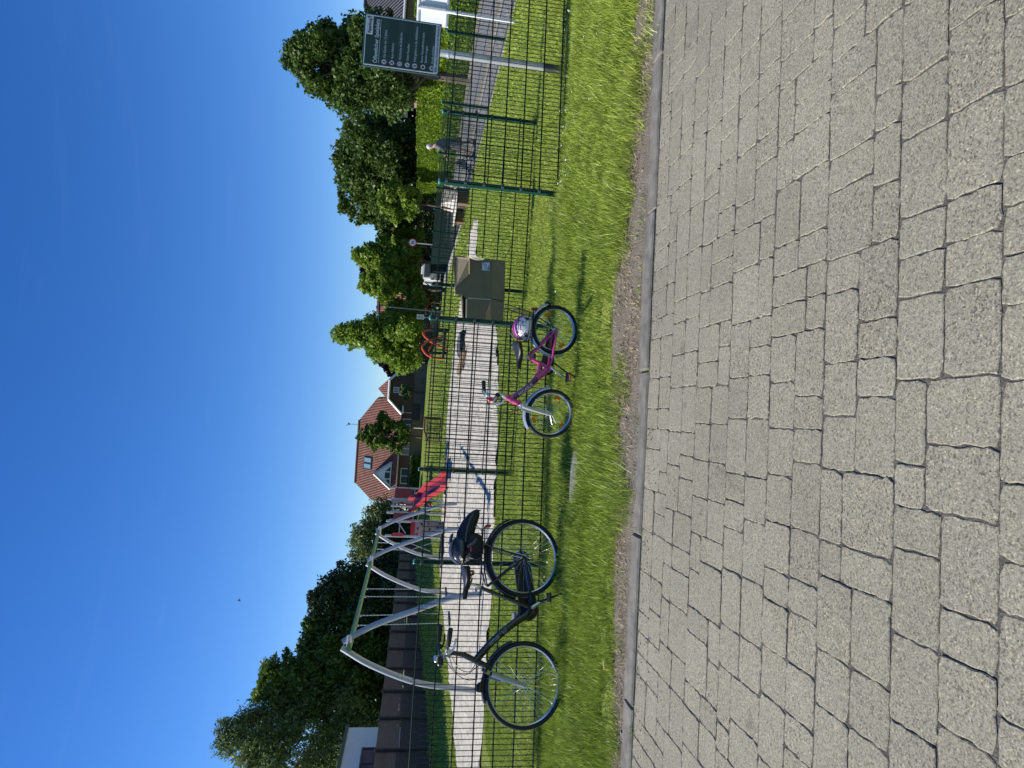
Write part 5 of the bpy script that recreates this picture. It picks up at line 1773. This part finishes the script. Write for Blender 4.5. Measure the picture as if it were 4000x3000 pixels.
# ================================================================== BUILDINGS AND WALLS
roofred = tilemat('tiles_red', (.22, .085, .055), (.18, .07, .045), (.06, .022, .015), .30, .33)
def rooftilemat(name, c1, c2):
    if name in MATS: return MATS[name]
    mt, t, b = newmat(name)
    tc = t.nodes.new('ShaderNodeTexCoord')
    wv = t.nodes.new('ShaderNodeTexWave'); wv.bands_direction = 'X'; wv.inputs['Scale'].default_value = 1.6; wv.inputs['Distortion'].default_value = .0
    w2 = t.nodes.new('ShaderNodeTexWave'); w2.bands_direction = 'Z'; w2.wave_profile = 'SAW'; w2.inputs['Scale'].default_value = 1.35
    n = t.nodes.new('ShaderNodeTexNoise'); n.inputs['Scale'].default_value = 1.4; n.inputs['Detail'].default_value = 8
    r = t.nodes.new('ShaderNodeValToRGB')
    r.color_ramp.elements[0].color = (*c1, 1); r.color_ramp.elements[1].color = (*c2, 1)
    r.color_ramp.elements[0].position = .3; r.color_ramp.elements[1].position = .7
    ad = t.nodes.new('ShaderNodeMath'); ad.operation = 'ADD'
    for q in (wv, w2, n): t.links.new(tc.outputs['Object'], q.inputs['Vector'])
    t.links.new(n.outputs['Fac'], r.inputs['Fac'])
    t.links.new(r.outputs['Color'], b.inputs['Base Color'])
    t.links.new(wv.outputs['Fac'], ad.inputs[0]); t.links.new(w2.outputs['Fac'], ad.inputs[1])
    bp = t.nodes.new('ShaderNodeBump'); bp.inputs['Strength'].default_value = 1.0; bp.inputs['Distance'].default_value = .12
    t.links.new(ad.outputs[0], bp.inputs['Height']); t.links.new(bp.outputs['Normal'], b.inputs['Normal'])
    b.inputs['Roughness'].default_value = .75
    MATS[name] = mt
    return mt
rt = rooftilemat('roof_tiles_red', (.20, .068, .042), (.31, .115, .07))
roofdk = mat('ridge_dark', (.055, .055, .06), .7)
rtd = rooftilemat('roof_tiles_dark', (.045, .045, .05), (.085, .083, .088))
brickb = tilemat('brick_brown', (.115, .055, .038), (.085, .045, .033), (.10, .085, .07), .24, .075)
brickt = tilemat('brick_tan', (.30, .19, .13), (.24, .15, .10), (.3, .26, .22), .24, .075)
glass = mat('window_glass', (.05, .075, .10), .08, 0, .1, 2)
glassb = mat('skylight_glass', (.22, .36, .42), .08, 0, .1, 2)
frame_w = whitep
def window(parent, c, w_, h_, nrm=Vector((0, -1, 0)), mul=1, fm=None, gm=None, name='window'):
    e = Vector((-nrm.y, nrm.x, 0)); 
    if e.length < .1: e = Vector((1, 0, 0))
    e.normalize()
    up_ = nrm.cross(e); up_ = up_ if up_.z > 0 else -up_
    rot = Matrix((e, nrm, up_)).transposed()
    b = MB()
    for s in (-1, 1):
        b.box(Vector(c)+e*s*(w_/2-.03)+nrm*.03, (.06, .08, h_), rot)
        b.box(Vector(c)+up_*s*(h_/2-.03)+nrm*.031, (w_-.124, .08, .06), rot)
    for k in range(mul): b.box(Vector(c)+e*(w_*((k+1)/(mul+1)-.5))+nrm*.029, (.05, .07, h_-.13), rot)
    f = b.build(name, fm or frame_w, parent)
    MB().box(Vector(c)+nrm*.012, (w_-.1, .02, h_-.1), rot).build('pane', gm or glass, f)
    return f

# ---- red-roofed house
YE, YR = 74.0, 78.6
def rr(x, y): return AT(x, y, YE)
eL, eR = rr(1557, 1975), rr(1557, 1560)
ze = (rr(1557, 1750)).z
z0_ = .9
rdL, rdR = AT(1389, 1886, YR), AT(1403, 1640, YR)
zr = AT(1396, 1760, YR).z
h = thing('brick_house', ((eL.x+eR.x)/2, YR, z0_), 'brown brick house with a large red tiled half-hipped roof and triangular dormer', 'house')
W0, W1 = eL.x+.35, eR.x-.35
D = YE+.5
DB = 2*YR-D
MB().prism([Vector((W0, D, z0_-.5)), Vector((W1, D, z0_-.5)), Vector((W1, DB, z0_-.5)), Vector((W0, DB, z0_-.5))], (0, 0, ze-z0_+.75)).build('wall', brickb, h)
for X_, s in ((W0, 1), (W1, -1)):
    zz = ze+.6*(zr-ze)
    yy = .6*(YR-D)
    MB().prism([Vector((X_, D+.3, ze+.2)), Vector((X_, DB-.3, ze+.2)), Vector((X_, DB-yy, zz-.1)), Vector((X_, D+yy, zz-.1))], (s*.25, 0, 0)).build('gable_wall', brickb, h)
hipz = ze+.58*(zr-ze)
def onroof(x, z): 
    t = (z-ze)/(zr-ze)
    return Vector((x, YE+(YR-YE)*t, z))
b = MB()
fl_ = onroof(eL.x, ze); fr_ = onroof(eR.x, ze); hl = onroof(eL.x+.05, hipz); hr = onroof(eR.x-.05, hipz)
rl2 = Vector((rdL.x, YR, zr)); rr2 = Vector((rdR.x, YR, zr))
def mir(p): return Vector((p.x, 2*YR-p.y, p.z))
V_ = [fl_, fr_, hr, rr2, rl2, hl, mir(fl_), mir(fr_), mir(hr), mir(hl)]
top_ = V_; bot_ = [p-Vector((0, 0, .16)) for p in V_]
b.add(top_+bot_, [(0, 1, 2, 3, 4, 5), (7, 6, 9, 4, 3, 8), (2, 8, 3), (5, 4, 9), (10, 15, 14, 13, 12, 11), (17, 18, 13, 14, 19, 16), (12, 13, 18), (15, 19, 14), (0, 10, 11, 1), (1, 11, 12, 2), (5, 15, 10, 0), (2, 12, 18, 8), (9, 19, 15, 5), (6, 16, 17, 7), (7, 17, 18, 8), (9, 19, 16, 6)])
rf = b.build('roof', rt, h)
MB().tube([rl2+Vector((0, 0, .03)), rr2+Vector((0, 0, .03))], .12, 8).build('ridge_cap', roofred, rf, True)
MB().tube([fl_+Vector((0, -.06, -.05)), fr_+Vector((0, -.06, -.05))], .07, 8).build('gutter', mat('gutter_zinc', (.25, .26, .27), .4, .4), h, True)
# triangular dormer
da, dl, dr = AT(1462, 1851, YE+.2), AT(1524, 1908, YE+.2), AT(1524, 1808, YE+.2)
dzb = dl.z
ap = Vector((da.x, YE+.25, da.z)); L_ = Vector((dl.x, YE+.25, dzb)); R_ = Vector((dr.x, YE+.25, dzb))
def back(p): return Vector((p.x, YE+(YR-YE)*(p.z-ze)/(zr-ze)+.4, p.z))
dm = MB().prism([L_+Vector((.1, .1, .02)), R_+Vector((-.1, .1, .02)), ap+Vector((0, .1, -.12))], (0, .12, 0)).build('dormer', whitep, h)
b = MB()
for P_, Q_ in ((L_, ap), (R_, ap)):
    b.prism([P_, Q_, back(Q_), back(P_)], (0, 0, .12))
b.build('dormer_roof', roofred, dm)
b = MB()
b.tube([L_+Vector((-.1, -.03, 0)), ap+Vector((0, -.03, .08))], .12, 4); b.tube([R_+Vector((.1, -.03, 0)), ap+Vector((0, -.03, .08))], .12, 4)
b.build('barge_board', mat('barge_grey', (.48, .51, .55), .5), dm)
window(dm, ((L_.x+R_.x)/2, YE+.33, dzb+.42), .85, .72, mul=0)
for sx_d in (-1, 1):
    MB().prism([Vector(((L_.x+R_.x)/2+sx_d*.5, YE+.34, dzb+.12)), Vector(((L_.x+R_.x)/2+sx_d*1.05, YE+.34, dzb+.12)), Vector(((L_.x+R_.x)/2+sx_d*.5, YE+.34, dzb+.68))], (0, -.02, 0)).build('side_pane', glass, dm)
nr = Vector((0, -(zr-ze), (YR-YE))).normalized()
for y0, y1, x0, x1, sp in ((1786, 1834, 1411, 1462, 1), (1692, 1730, 1416, 1464, 0)):
    c0 = AT((x0+x1)/2, (y0+y1)/2, YE+2.9)
    zc = c0.z
    c = onroof(c0.x, zc)
    wpx = (y1-y0)/FPX*76
    rot = Matrix((Vector((1, 0, 0)), -Vector((0, nr.z, -nr.y)), nr)).transposed()
    for s in ((-.25, .25) if sp else (0,)):
        w1_ = wpx*(.46 if sp else .9)
        f = MB().bbox(c+Vector((s*wpx, 0, 0))+nr*.04, (w1_, 1.35, .12), .02, rot).build('skylight', mat('skylight_frame', (.05, .055, .06), .4), rf)
        MB().box(c+Vector((s*wpx, 0, 0))+nr*.11, (w1_-.2, 1.1, .02), rot).build('pane', glassb, f)
for X_, wd, hd_, zc in ((-8.4, 1.5, 1.4, 2.5), (-11.6, 1.8, 1.3, 2.4), (-5.6, 1.4, 1.4, 2.5), (-3.6, 1.2, 1.4, 2.5)):
    window(h, (X_, D-.005, zc), wd, hd_, mul=1)
va = AT(1360, 1656, YR); vb = AT(1400, 1656, YR)
b = MB().tube([(va.x, YR, zr-.1), (va.x, YR, va.z)], .03, 6)
b.tube([(va.x-.25, YR, va.z+.25), (va.x, YR, va.z), (va.x+.2, YR, va.z-.05)], .03, 5)
b.ball((va.x, YR, va.z-.1), (.12, .12, .12), 8, 6)
b.build('weather_vane', blackp, rf)

# ---- brown house with hipped gable
YH = 68.0
ga_, gl2, gr2 = AT(1478, 1520, YH), AT(1576, 1618, YH), AT(1572, 1432, YH)
hl2, hr2 = AT(1519, 1559, YH), AT(1519, 1483, YH)
zg = (gl2.z+gr2.z)/2; zh2 = (hl2.z+hr2.z)/2
xc = (gl2.x+gr2.x)/2
h = thing('gable_house', (xc, YH+4, .9), 'dark brown house with a half-hipped gable, white barge boards and one small window', 'house')
xl, xr = gl2.x+.35, gr2.x-.35
hwid = (hr2.x-hl2.x)/2
b = MB().prism([Vector((xl, YH+.3, .3)), Vector((xr, YH+.3, .3)), Vector((xr, YH+.3, zg+.25)), Vector((xc+hwid, YH+.3, zh2-.1)), Vector((xc-hwid, YH+.3, zh2-.1)), Vector((xl, YH+.3, zg+.25))], (0, 9, 0))
b.build('wall', brickb, h)
lenR = 10
b = MB()
apz = ga_.z
A0 = Vector((gl2.x, YH, zg)); B0 = Vector((gr2.x, YH, zg)); A1 = Vector((xc-hwid, YH, zh2)); B1 = Vector((xc+hwid, YH, zh2)); R0 = Vector((xc, YH+1.6, apz)); R1 = Vector((xc, YH+lenR, apz))
A2, B2 = A0+Vector((0, lenR, 0)), B0+Vector((0, lenR, 0))
b.add([A0, A1, R0, R1, A2, B0, B1, B2], [(0, 1, 2, 3, 4), (5, 7, 3, 2, 6), (1, 6, 2)])
b.add([p+Vector((0, 0, .14)) for p in (A0, A1, R0, R1, A2, B0, B1, B2)], [(4, 3, 2, 1, 0), (6, 2, 3, 7, 5), (2, 6, 1)])
b.add([A0, A0+Vector((0, 0, .14)), A1, A1+Vector((0, 0, .14)), B1, B1+Vector((0, 0, .14)), B0, B0+Vector((0, 0, .14))], [(0, 2, 3, 1), (2, 4, 5, 3), (4, 6, 7, 5)])
rf = b.build('roof', rt, h)
for P_, Q_ in ((A0, A1), (B0, B1), (A1, B1)):
    MB().tube([P_+Vector((0, -.05, -.02)), Q_+Vector((0, -.05, -.02))], .13, 4).build('barge_board', whitep, rf)
wc0, wc1 = AT(1536, 1534, YH), AT(1560, 1513, YH)
window(h, ((wc0.x+wc1.x)/2, YH+.295, (wc0.z+wc1.z)/2), wc1.x-wc0.x, wc0.z-wc1.z, mul=1)
for sx_d in (-1, 1):
    X_ = xc+sx_d*(gr2.x-gl2.x)/2
    MB().bbox((X_-sx_d*.5, YH+.1, zg-.12), (.8, .3, .14), .02).build('eave_board', whitep, h)

# ---- house behind the fresh green trees, only pieces of roof showing
def simple_house(name, label, x0, x1, Y0, Y1, zeave, zridge, base, wallm, roofm, axis='X', ov=.4):
    h = thing(name, ((x0+x1)/2, (Y0+Y1)/2, base), label, 'house')
    if axis == 'X':
        ym = (Y0+Y1)/2
        b = MB().prism([Vector((x0, Y0, base-.3)), Vector((x0, Y1, base-.3)), Vector((x0, Y1, zeave)), Vector((x0, ym, zridge-.15)), Vector((x0, Y0, zeave))], (x1-x0, 0, 0))
        b.build('wall', wallm, h)
        k = (zridge-zeave)/(ym-Y0)
        pr = [Vector((x0-ov, Y0-ov, zeave-ov*k+.02)), Vector((x0-ov, ym, zridge+.02)), Vector((x0-ov, Y1+ov, zeave-ov*k+.02))]
        pr2 = [p+Vector((0, 0, .16)) for p in pr][::-1]
        r = MB().prism(pr+pr2, (x1-x0+2*ov, 0, 0)).build('roof', roofm, h)
        MB().tube([(x0-ov, Y0-ov-.06, zeave-ov*k), (x1+ov, Y0-ov-.06, zeave-ov*k)], .07, 8).build('gutter', whitep, r, True)
    return h
simple_house('brick_house', 'brick house half hidden by the fresh green trees, red-brown roof showing through', 7.5, 17.5, 70, 79, 3.4, 6.9, 0, brickb, rt)
simple_house('brick_house', 'red roofed house hidden behind the broad dark tree by the hedge', 19, 27, 72, 80, 4.0, 8.6, 0, brickb, rt)
# ---- dark-roofed house behind the hedge at the right
YQ = 34.5
q0 = AT(1567, 190, YQ)
hq = thing('bungalow', (22, YQ+5, 0), 'brick bungalow with a dark hipped tile roof behind the hedge beside the rules sign', 'house')
hx0, hx1, hy0, hy1, hz = q0.x, q0.x+15, YQ, YQ+9, q0.z
MB().prism([Vector((hx0+.5, hy0+.5, -.2)), Vector((hx1-.5, hy0+.5, -.2)), Vector((hx1-.5, hy1-.5, -.2)), Vector((hx0+.5, hy1-.5, -.2))], (0, 0, hz+.25)).build('wall', brickt, hq)
hr = 4.5
zr_ = hz+2.55
c4 = [Vector((hx0, hy0, hz)), Vector((hx1, hy0, hz)), Vector((hx1, hy1, hz)), Vector((hx0, hy1, hz)), Vector((hx0+hr, hy0+hr, zr_)), Vector((hx1-hr, hy0+hr, zr_))]
b = MB()
b.add(c4+[p-Vector((0, 0, .15)) for p in c4[:4]], [(0, 1, 5, 4), (1, 2, 5), (2, 3, 4, 5), (3, 0, 4), (6, 7, 1, 0), (7, 8, 2, 1), (8, 9, 3, 2), (9, 6, 0, 3), (9, 8, 7, 6)])
rq = b.build('roof', rtd, hq)
b = MB()
b.tube([c4[0]+Vector((0, 0, .05)), c4[4]+Vector((0, 0, .05))], .10, 8)
b.build('hip_cap', roofdk, rq, True)
MB().tube([c4[4]+Vector((0, 0, .05)), c4[5]+Vector((0, 0, .05))], .10, 8).build('ridge_cap', roofdk, rq, True)
MB().tube([(hx0-.1, hy0-.08, hz-.06), (hx1, hy0-.08, hz-.06)], .075, 8).build('gutter', whitep, rq, True)
window(hq, (hx0+3.6, hy0+.495, 1.75), 1.6, 1.4, mul=1)

# ---- white building with flat roof at the far left
YW = 29.3
wa = AT(1362, 2842, YW)
bw = thing('white_building', (wa.x-4, YW-5, .6), 'plain white flat-roofed building behind the brown board fence', 'building')
MB().prism([Vector((wa.x, YW, .2)), Vector((wa.x-9, YW, .2)), Vector((wa.x-9, YW-11, .2)), Vector((wa.x, YW-11, .2))], (0, 0, wa.z-.2)).build('wall', mat('white_render', (.66, .66, .70), .85, 0, .06, 3, .2, 60), bw)
MB().prism([Vector((wa.x+.1, YW+.08, wa.z)), Vector((wa.x-9.1, YW+.08, wa.z)), Vector((wa.x-9.1, YW-11.1, wa.z)), Vector((wa.x+.1, YW-11.1, wa.z))], (0, 0, .13)).build('roof', mat('roof_edge', (.05, .055, .06), .5), bw)
window(bw, (wa.x+.005, 26.5, 2.3), 2.2, 1.1, Vector((1, 0, 0)), mul=1, fm=mat('window_dark_frame', (.04, .045, .05), .4))

# ---- brown board fence on the bank at the left
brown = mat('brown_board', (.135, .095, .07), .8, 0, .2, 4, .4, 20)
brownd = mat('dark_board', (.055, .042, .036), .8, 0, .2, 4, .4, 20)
bf = thing('board_fence', (-12, 25, .4), 'long brown fence of horizontal boards with dark posts on the grassy bank', 'fence')
Y = 7.0
seg = 0
while Y < 45:
    y2 = Y+1.9
    zb = terrain(-12, Y)
    nb_ = 9
    b = MB()
    for k in range(nb_):
        z = 1.30 + .73*(k+.5)/nb_
        b.bbox((-12+random.gauss(0, .002), (Y+y2)/2, z), (.024, 1.90, .73/nb_-.002), .003)
    b.build('upper_boards', brown, bf)
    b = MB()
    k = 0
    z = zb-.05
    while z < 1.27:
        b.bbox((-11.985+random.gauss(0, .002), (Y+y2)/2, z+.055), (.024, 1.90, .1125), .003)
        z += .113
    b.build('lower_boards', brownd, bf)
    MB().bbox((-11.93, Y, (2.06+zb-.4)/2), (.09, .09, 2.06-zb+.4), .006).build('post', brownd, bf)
    Y = y2
    seg += 1
# ---- tan wall with dark gates on the far bank
YT = 61.5
tm = mat('tan_boards', (.20, .155, .095), .8, 0, .14, 2, .3, 12)
twl = thing('garden_wall', (-4, YT, .9), 'long plain tan garden wall in front of the brick houses', 'wall')
ta, tb = AT(1603, 1418, YT), AT(1603, 1985, YT)
zt1 = (AT(1605, 1700, YT)).z
x = tb.x
while x < ta.x-.01:
    x2 = min(ta.x, x+2.5)
    MB().bbox(((x+x2)/2, YT+random.gauss(0, .004), (zt1+.5)/2), (x2-x-.015, .08, zt1-.5), .01).build('wall_panel', tm, twl)
    MB().bbox(((x+x2)/2, YT-.002, zt1+.03), (x2-x-.01, .14, .06), .01).build('coping', brownd, twl)
    x = x2
for y0, y1, x0, x1 in ((1578, 1640, 1611, 1642), (1788, 1848, 1598, 1630)):
    p, q = AT(x0, y1, YT), AT(x1, y0, YT)
    MB().bbox(((p.x+q.x)/2, YT-.075, (p.z+q.z)/2), (q.x-p.x, .05, abs(p.z-q.z)), .01).build('dark_gate', blackp, twl)
p = AT(1634, 1672, YT-.4)
tag(MB().tube([(p.x, p.y, .8), (p.x, p.y, p.z+.45)], .05, 8).build('marker_post', whitep, None, True), 'short white marker post before the tan wall', 'post')
ft = thing('dark_fence', (4.4, 61.5, 0), 'black vertical-board fence behind the orange climbing frame', 'fence')
xa, xb_ = AT(1640, 1412, 61.5).x, AT(1640, 1245, 61.5).x
n = int((xb_-xa)/.14)
zf = AT(1642, 1330, 61.5).z
b = MB()
for i in range(n): b.bbox((xa+(i+.5)*.14, 61.5, zf/2-.1), (.125, .03, zf+.2+random.gauss(0, .01)), .004)
b.build('boards', brownd, ft)
b = MB()
for z in (.4, zf-.3): b.bbox(((xa+xb_)/2, 61.545, z), (xb_-xa, .05, .1), .005)
b.build('rails', blackp, ft)
b = MB()
g0, g1 = AT(1675, 1260, 60), AT(1695, 1215, 60)
tag(MB().bbox(((g0.x+g1.x)/2, 59.2, .42), (2.2, .3, .9), .02).build('low_wall', km), 'low pale concrete wall at the end of the street', 'wall')

# ---- white van beyond the end of the street
v0, v1 = AT(1650, 1085, 54), AT(1650, 1018, 54)
vx = (v0.x+v1.x)/2
va_ = thing('parked_van', (vx, 54, 0), 'white van parked beyond the end of the street under the green trees', 'van')
vw = 1.75
vz = 2.0
whitev = mat('van_white', (.66, .68, .70), .3, 0, .04, 3, coat=.4)
rings = []
for yy, zt2, wz in ((54, .95, .97), (54.05, 1.25, 1), (54.35, 1.9, .96), (54.8, vz, .92), (57.6, vz, .92), (58.2, 1.25, .97), (59.0, 1.05, .97), (59.1, .6, .9)):
    hw_ = vw/2*wz
    rings.append([Vector((vx-hw_, yy, .32)), Vector((vx+hw_, yy, .32)), Vector((vx+hw_, yy, zt2*.6)), Vector((vx+hw_*.9, yy, zt2-.08)), Vector((vx+hw_*.78, yy, zt2)), Vector((vx-hw_*.78, yy, zt2)), Vector((vx-hw_*.9, yy, zt2-.08)), Vector((vx-hw_, yy, zt2*.6))])
bd_ = MB().loft(rings).build('body', whitev, va_)
MB().bbox((vx, 54.14, 1.52), (1.25, .06, .5), .03, Matrix.Rotation(R(-26), 3, 'X')).build('rear_window', glass, va_)
for s in (-1, 1):
    MB().bbox((vx+s*.79, 54.0, 1.0), (.09, .06, .30), .02).build('tail_light', mat('tail_dark_red', (.16, .02, .02), .3), va_)
    for yy in (55, 58.2):
        wh = MB().tube([(vx+s*.72, yy, .33), (vx+s*.92, yy, .33)], .33, 20).build('wheel', rub, va_, True)
        MB().tube([(vx+s*.915, yy, .33), (vx+s*.93, yy, .33)], .2, 16).build('rim', alu, wh, True)
MB().bbox((vx, 53.95, .5), (1.6, .1, .2), .03).build('bumper', blackp, va_)
MB().bbox((vx, 53.97, .85), (.5, .02, .11), .005).build('number_plate', whitep, va_)

# ================================================================== PERSON AND BIRD
def skinmesh(name, verts, edges, mt, parent, sub=2, root=0):
    me = bpy.data.meshes.new(name)
    me.from_pydata([v[0] for v in verts], edges, [])
    o = bpy.data.objects.new('tmp_skin', me)
    COL.objects.link(o)
    md = o.modifiers.new('skin', 'SKIN')
    md.use_smooth_shade = True
    for i, v in enumerate(verts):
        r_ = v[1] if isinstance(v[1], tuple) else (v[1], v[1])
        me.skin_vertices[0].data[i].radius = r_
    me.skin_vertices[0].data[root].use_root = True
    sb = o.modifiers.new('sub', 'SUBSURF')
    sb.levels = sub
    dg = bpy.context.evaluated_depsgraph_get()
    me2 = bpy.data.meshes.new_from_object(o.evaluated_get(dg))
    bpy.data.objects.remove(o)
    me2.transform(Matrix.Translation(-origin(parent)))
    me2.name = name
    me2.materials.clear()
    return link(name, me2, mt, parent, 'full')
skin = mat('skin', (.52, .30, .22), .6, 0, .06, 6)
coat = mat('coat_grey', (.095, .095, .105), .85, 0, .15, 4, .4, 30)
hairm = mat('hair_grey', (.55, .54, .53), .7, 0, .18, 30, .6, 60)
shoe = mat('shoe_dark', (.02, .022, .025), .6, 0, .2)
sock = mat('sock_pink', (.55, .28, .32), .8, 0, .1)
pf = G(1856, 572)
pr = thing('person', (pf.x, pf.y, 0), 'grey-haired person in a knee-length dark grey coat walking along the street by the hedge', 'person')
fw = Vector((-.86, .51, 0)).normalized()          # walking direction
lf = Vector((-fw.y, fw.x, 0))                      # the person's left
def pp_(f, l, z): return (pf.x+f*fw.x+l*lf.x, pf.y+f*fw.y+l*lf.y, z)
V_, E_ = [], []
def av(f, l, z, r_, par=None):
    V_.append((pp_(f, l, z), r_)); i = len(V_)-1
    if par is not None: E_.append((par, i))
    return i
pel = av(0, 0, .90, (.14, .105))
wai = av(.03, 0, 1.06, (.135, .10), pel)
che = av(.08, 0, 1.25, (.155, .11), wai)
nb = av(.12, 0, 1.41, (.10, .075), che)
nk = av(.155, 0, 1.475, .050, nb)
hd0 = av(.19, 0, 1.545, (.062, .07), nk)
hd1 = av(.205, 0, 1.615, (.074, .092), hd0)
hd2 = av(.205, 0, 1.675, (.058, .07), hd1)
for sgn, ff in ((1, .22), (-1, -.16)):
    hp = av(.0, sgn*.095, .82, .085, pel)
    kn = av(ff*.55+.05, sgn*.10, .47, .057, hp)
    an_ = av(ff-.02, sgn*.10, .10, .036, kn)
    ft_ = av(ff+.06, sgn*.105, .045, (.036, .032), an_)
    av(ff+.17, sgn*.11, .032, (.034, .022), ft_)
    sh = av(.11, sgn*.175, 1.37, .058, nb)
    if sgn > 0:
        el = av(.20, .24, 1.12, .043, sh); wr = av(.44, .20, 1.02, .028, el)
    else:
        el = av(.10, -.25, 1.10, .043, sh); wr = av(.36, -.20, 1.00, .028, el)
    pm = av((.505 if sgn > 0 else .425), sgn*.185, (.99 if sgn > 0 else .97), (.036, .018), wr)
    f0 = .505 if sgn > 0 else .425
    z0 = .99 if sgn > 0 else .97
    for q, ln_ in ((-.027, .055), (-.009, .064), (.009, .060), (.027, .046)):
        k1 = av(f0+.035, sgn*.185+q, z0-.012, .0095, pm)
        k2 = av(f0+.035+ln_*.4, sgn*.185+q, z0-.04, .0085, k1)
        av(f0+.02+ln_*.2, sgn*.185+q, z0-.068, .0075, k2)
    t1_ = av(f0-.0, sgn*.185-sgn*.035, z0-.02, .011, pm)
    av(f0+.03, sgn*.185-sgn*.03, z0-.05, .009, t1_)
body = skinmesh('body', V_, E_, skin, pr, 2, pel)
# face: brow, nose, eyes, mouth, ears
hc = Vector(pp_(.205, 0, 1.615))
b = MB()
b.tube([hc+fw*.088+Vector((0, 0, .02)), hc+fw*.108+Vector((0, 0, -.02)), hc+fw*.092+Vector((0, 0, -.03))], [.008, .014, .009], 8)
b.build('nose', skin, body, True)
for sgn in (-1, 1):
    MB().ball(hc+fw*.080+lf*sgn*.03+Vector((0, 0, .012)), (.011, .011, .009), 10, 6).build('eye', whitep, body, True)
    MB().ball(hc+lf*sgn*.078+fw*-.005+Vector((0, 0, -.005)), (.014, .014, .03), 10, 6).build('ear', skin, body, True)
MB().ball(hc+fw*.084+Vector((0, 0, -.05)), (.016, .022, .006), 10, 6).build('mouth', sock, body, True)
def hairfn(p):
    k = 1+.05*math.sin(9*p.x+3)*math.sin(11*p.y)
    return (p.x*k, p.y*k, p.z*k)
rotp = Matrix((fw, lf, Vector((0, 0, 1)))).transposed()
MB().ball(hc+fw*-.016+Vector((0, 0, .035)), (.098, .088, .088), 20, 12, rotp, hairfn).build('hair', hairm, pr, True)
# coat: body and two sleeves
rings = []
for f, z, a_, c_ in ((-.0, .50, .23, .25), (.0, .62, .225, .24), (.01, .80, .205, .22), (.02, .95, .185, .205), (.04, 1.10, .18, .20), (.075, 1.25, .175, .215), (.10, 1.36, .145, .215), (.12, 1.42, .10, .15), (.14, 1.465, .07, .08)):
    ring = []
    for k in range(28):
        t = 2*math.pi*k/28
        fold = 1+.035*math.sin(t*7+z*3)*(1.3-min(1.2, z))
        ring.append(Vector(pp_(f+a_*fold*math.cos(t), c_*fold*math.sin(t), z)))
    rings.append(ring)
MB().loft(rings).build('coat', coat, pr, True)
for sgn, el_, wr_ in ((1, (.20, .24, 1.12), (.36, .215, 1.055)), (-1, (.10, -.25, 1.10), (.28, -.215, 1.035))):
    MB().tube(smoothcurve([pp_(.10, sgn*.15, 1.385), pp_(.12, sgn*.215, 1.29), pp_(*el_), pp_(*wr_)], 5), [.075]*5+[.072]*5+[.065]*5+[.055], 14).build('sleeve', coat, pr, True)
for sgn, ff in ((1, .22), (-1, -.16)):
    MB().tube([pp_(ff-.02, sgn*.10, .07), pp_(ff-.01, sgn*.10, .20)], [.042, .046], 12).build('sock', sock, pr, True)
    MB().ball(pp_(ff+.055, sgn*.105, .042), (.135, .052, .045), 16, 8, rotp, lambda p: (p.x, p.y, max(p.z, -.9))).build('shoe', shoe, pr, True)
# wheeled bag pushed in front
wk = Vector((pf.x, pf.y, 0)) + fw*.62
wb = thing('wheeled_walker', wk, 'dark wheeled walker with a grey and blue bag pushed by the person on the street', 'walker')
b = MB()
for sgn in (-1, 1):
    b.tube([wk+fw*-.22+lf*sgn*.22+Vector((0, 0, .93)), wk+fw*-.05+lf*sgn*.22+Vector((0, 0, .86)), wk+fw*.22+lf*sgn*.22+Vector((0, 0, .1))], .014, 8)
    b.tube([wk+fw*.03+lf*sgn*.22+Vector((0, 0, .62)), wk+fw*-.25+lf*sgn*.22+Vector((0, 0, .1))], .012, 8)
b.tube([wk+fw*.03+lf*.22+Vector((0, 0, .6)), wk+fw*.03-lf*.22+Vector((0, 0, .6))], .012, 8)
b.build('frame', blackp, wb, True)
MB().bbox(wk+fw*.06+Vector((0, 0, .43)), (.26, .38, .32), .05, rotp).build('bag', mat('bag_grey', (.20, .20, .22), .8, 0, .15), wb)
MB().bbox(wk+fw*.10+lf*.12+Vector((0, 0, .26)), (.2, .16, .10), .03, rotp).build('blue_pouch', mat('pouch_blue', (.05, .14, .42), .7), wb)
for sf in (.22, -.25):
    for sgn in (-1, 1):
        q = wk+fw*sf+lf*sgn*.23
        MB().ring((q.x, q.y, .1), lf, .08, .018, 20, 6).build('wheel', rub, wb, True)
# bird
YBd = 34.0
bc = AT(933, 2344, YBd)
bi = thing('bird', bc, 'small dark bird flying high in the clear sky', 'bird')
hp_ = AT(929, 2346, YBd)
tips = (AT(938.5, 2336, YBd-.06), AT(942, 2349.5, YBd+.06))
ctr = AT(933, 2344.5, YBd)
MB().tube([hp_+(hp_-ctr)*.4, hp_, ctr, ctr+(ctr-hp_)*.7, ctr+(ctr-hp_)*1.3], [.004, .022, .028, .014, .006], 10).build('body', shoe, bi, True)
for tp_2 in tips:
    rings = []
    for t in (0, .25, .5, .75, 1):
        c = ctr.lerp(tp_2, t)
        ch = (1-t)**.7*.045+.006
        d = (hp_-ctr).normalized()
        rings.append([c+d*ch, c+Vector((0, .006*(1-t)+.002, 0)), c-d*ch*.8, c-Vector((0, .006*(1-t)+.002, 0))])
    MB().loft(rings).build('wing', shoe, bi, True)
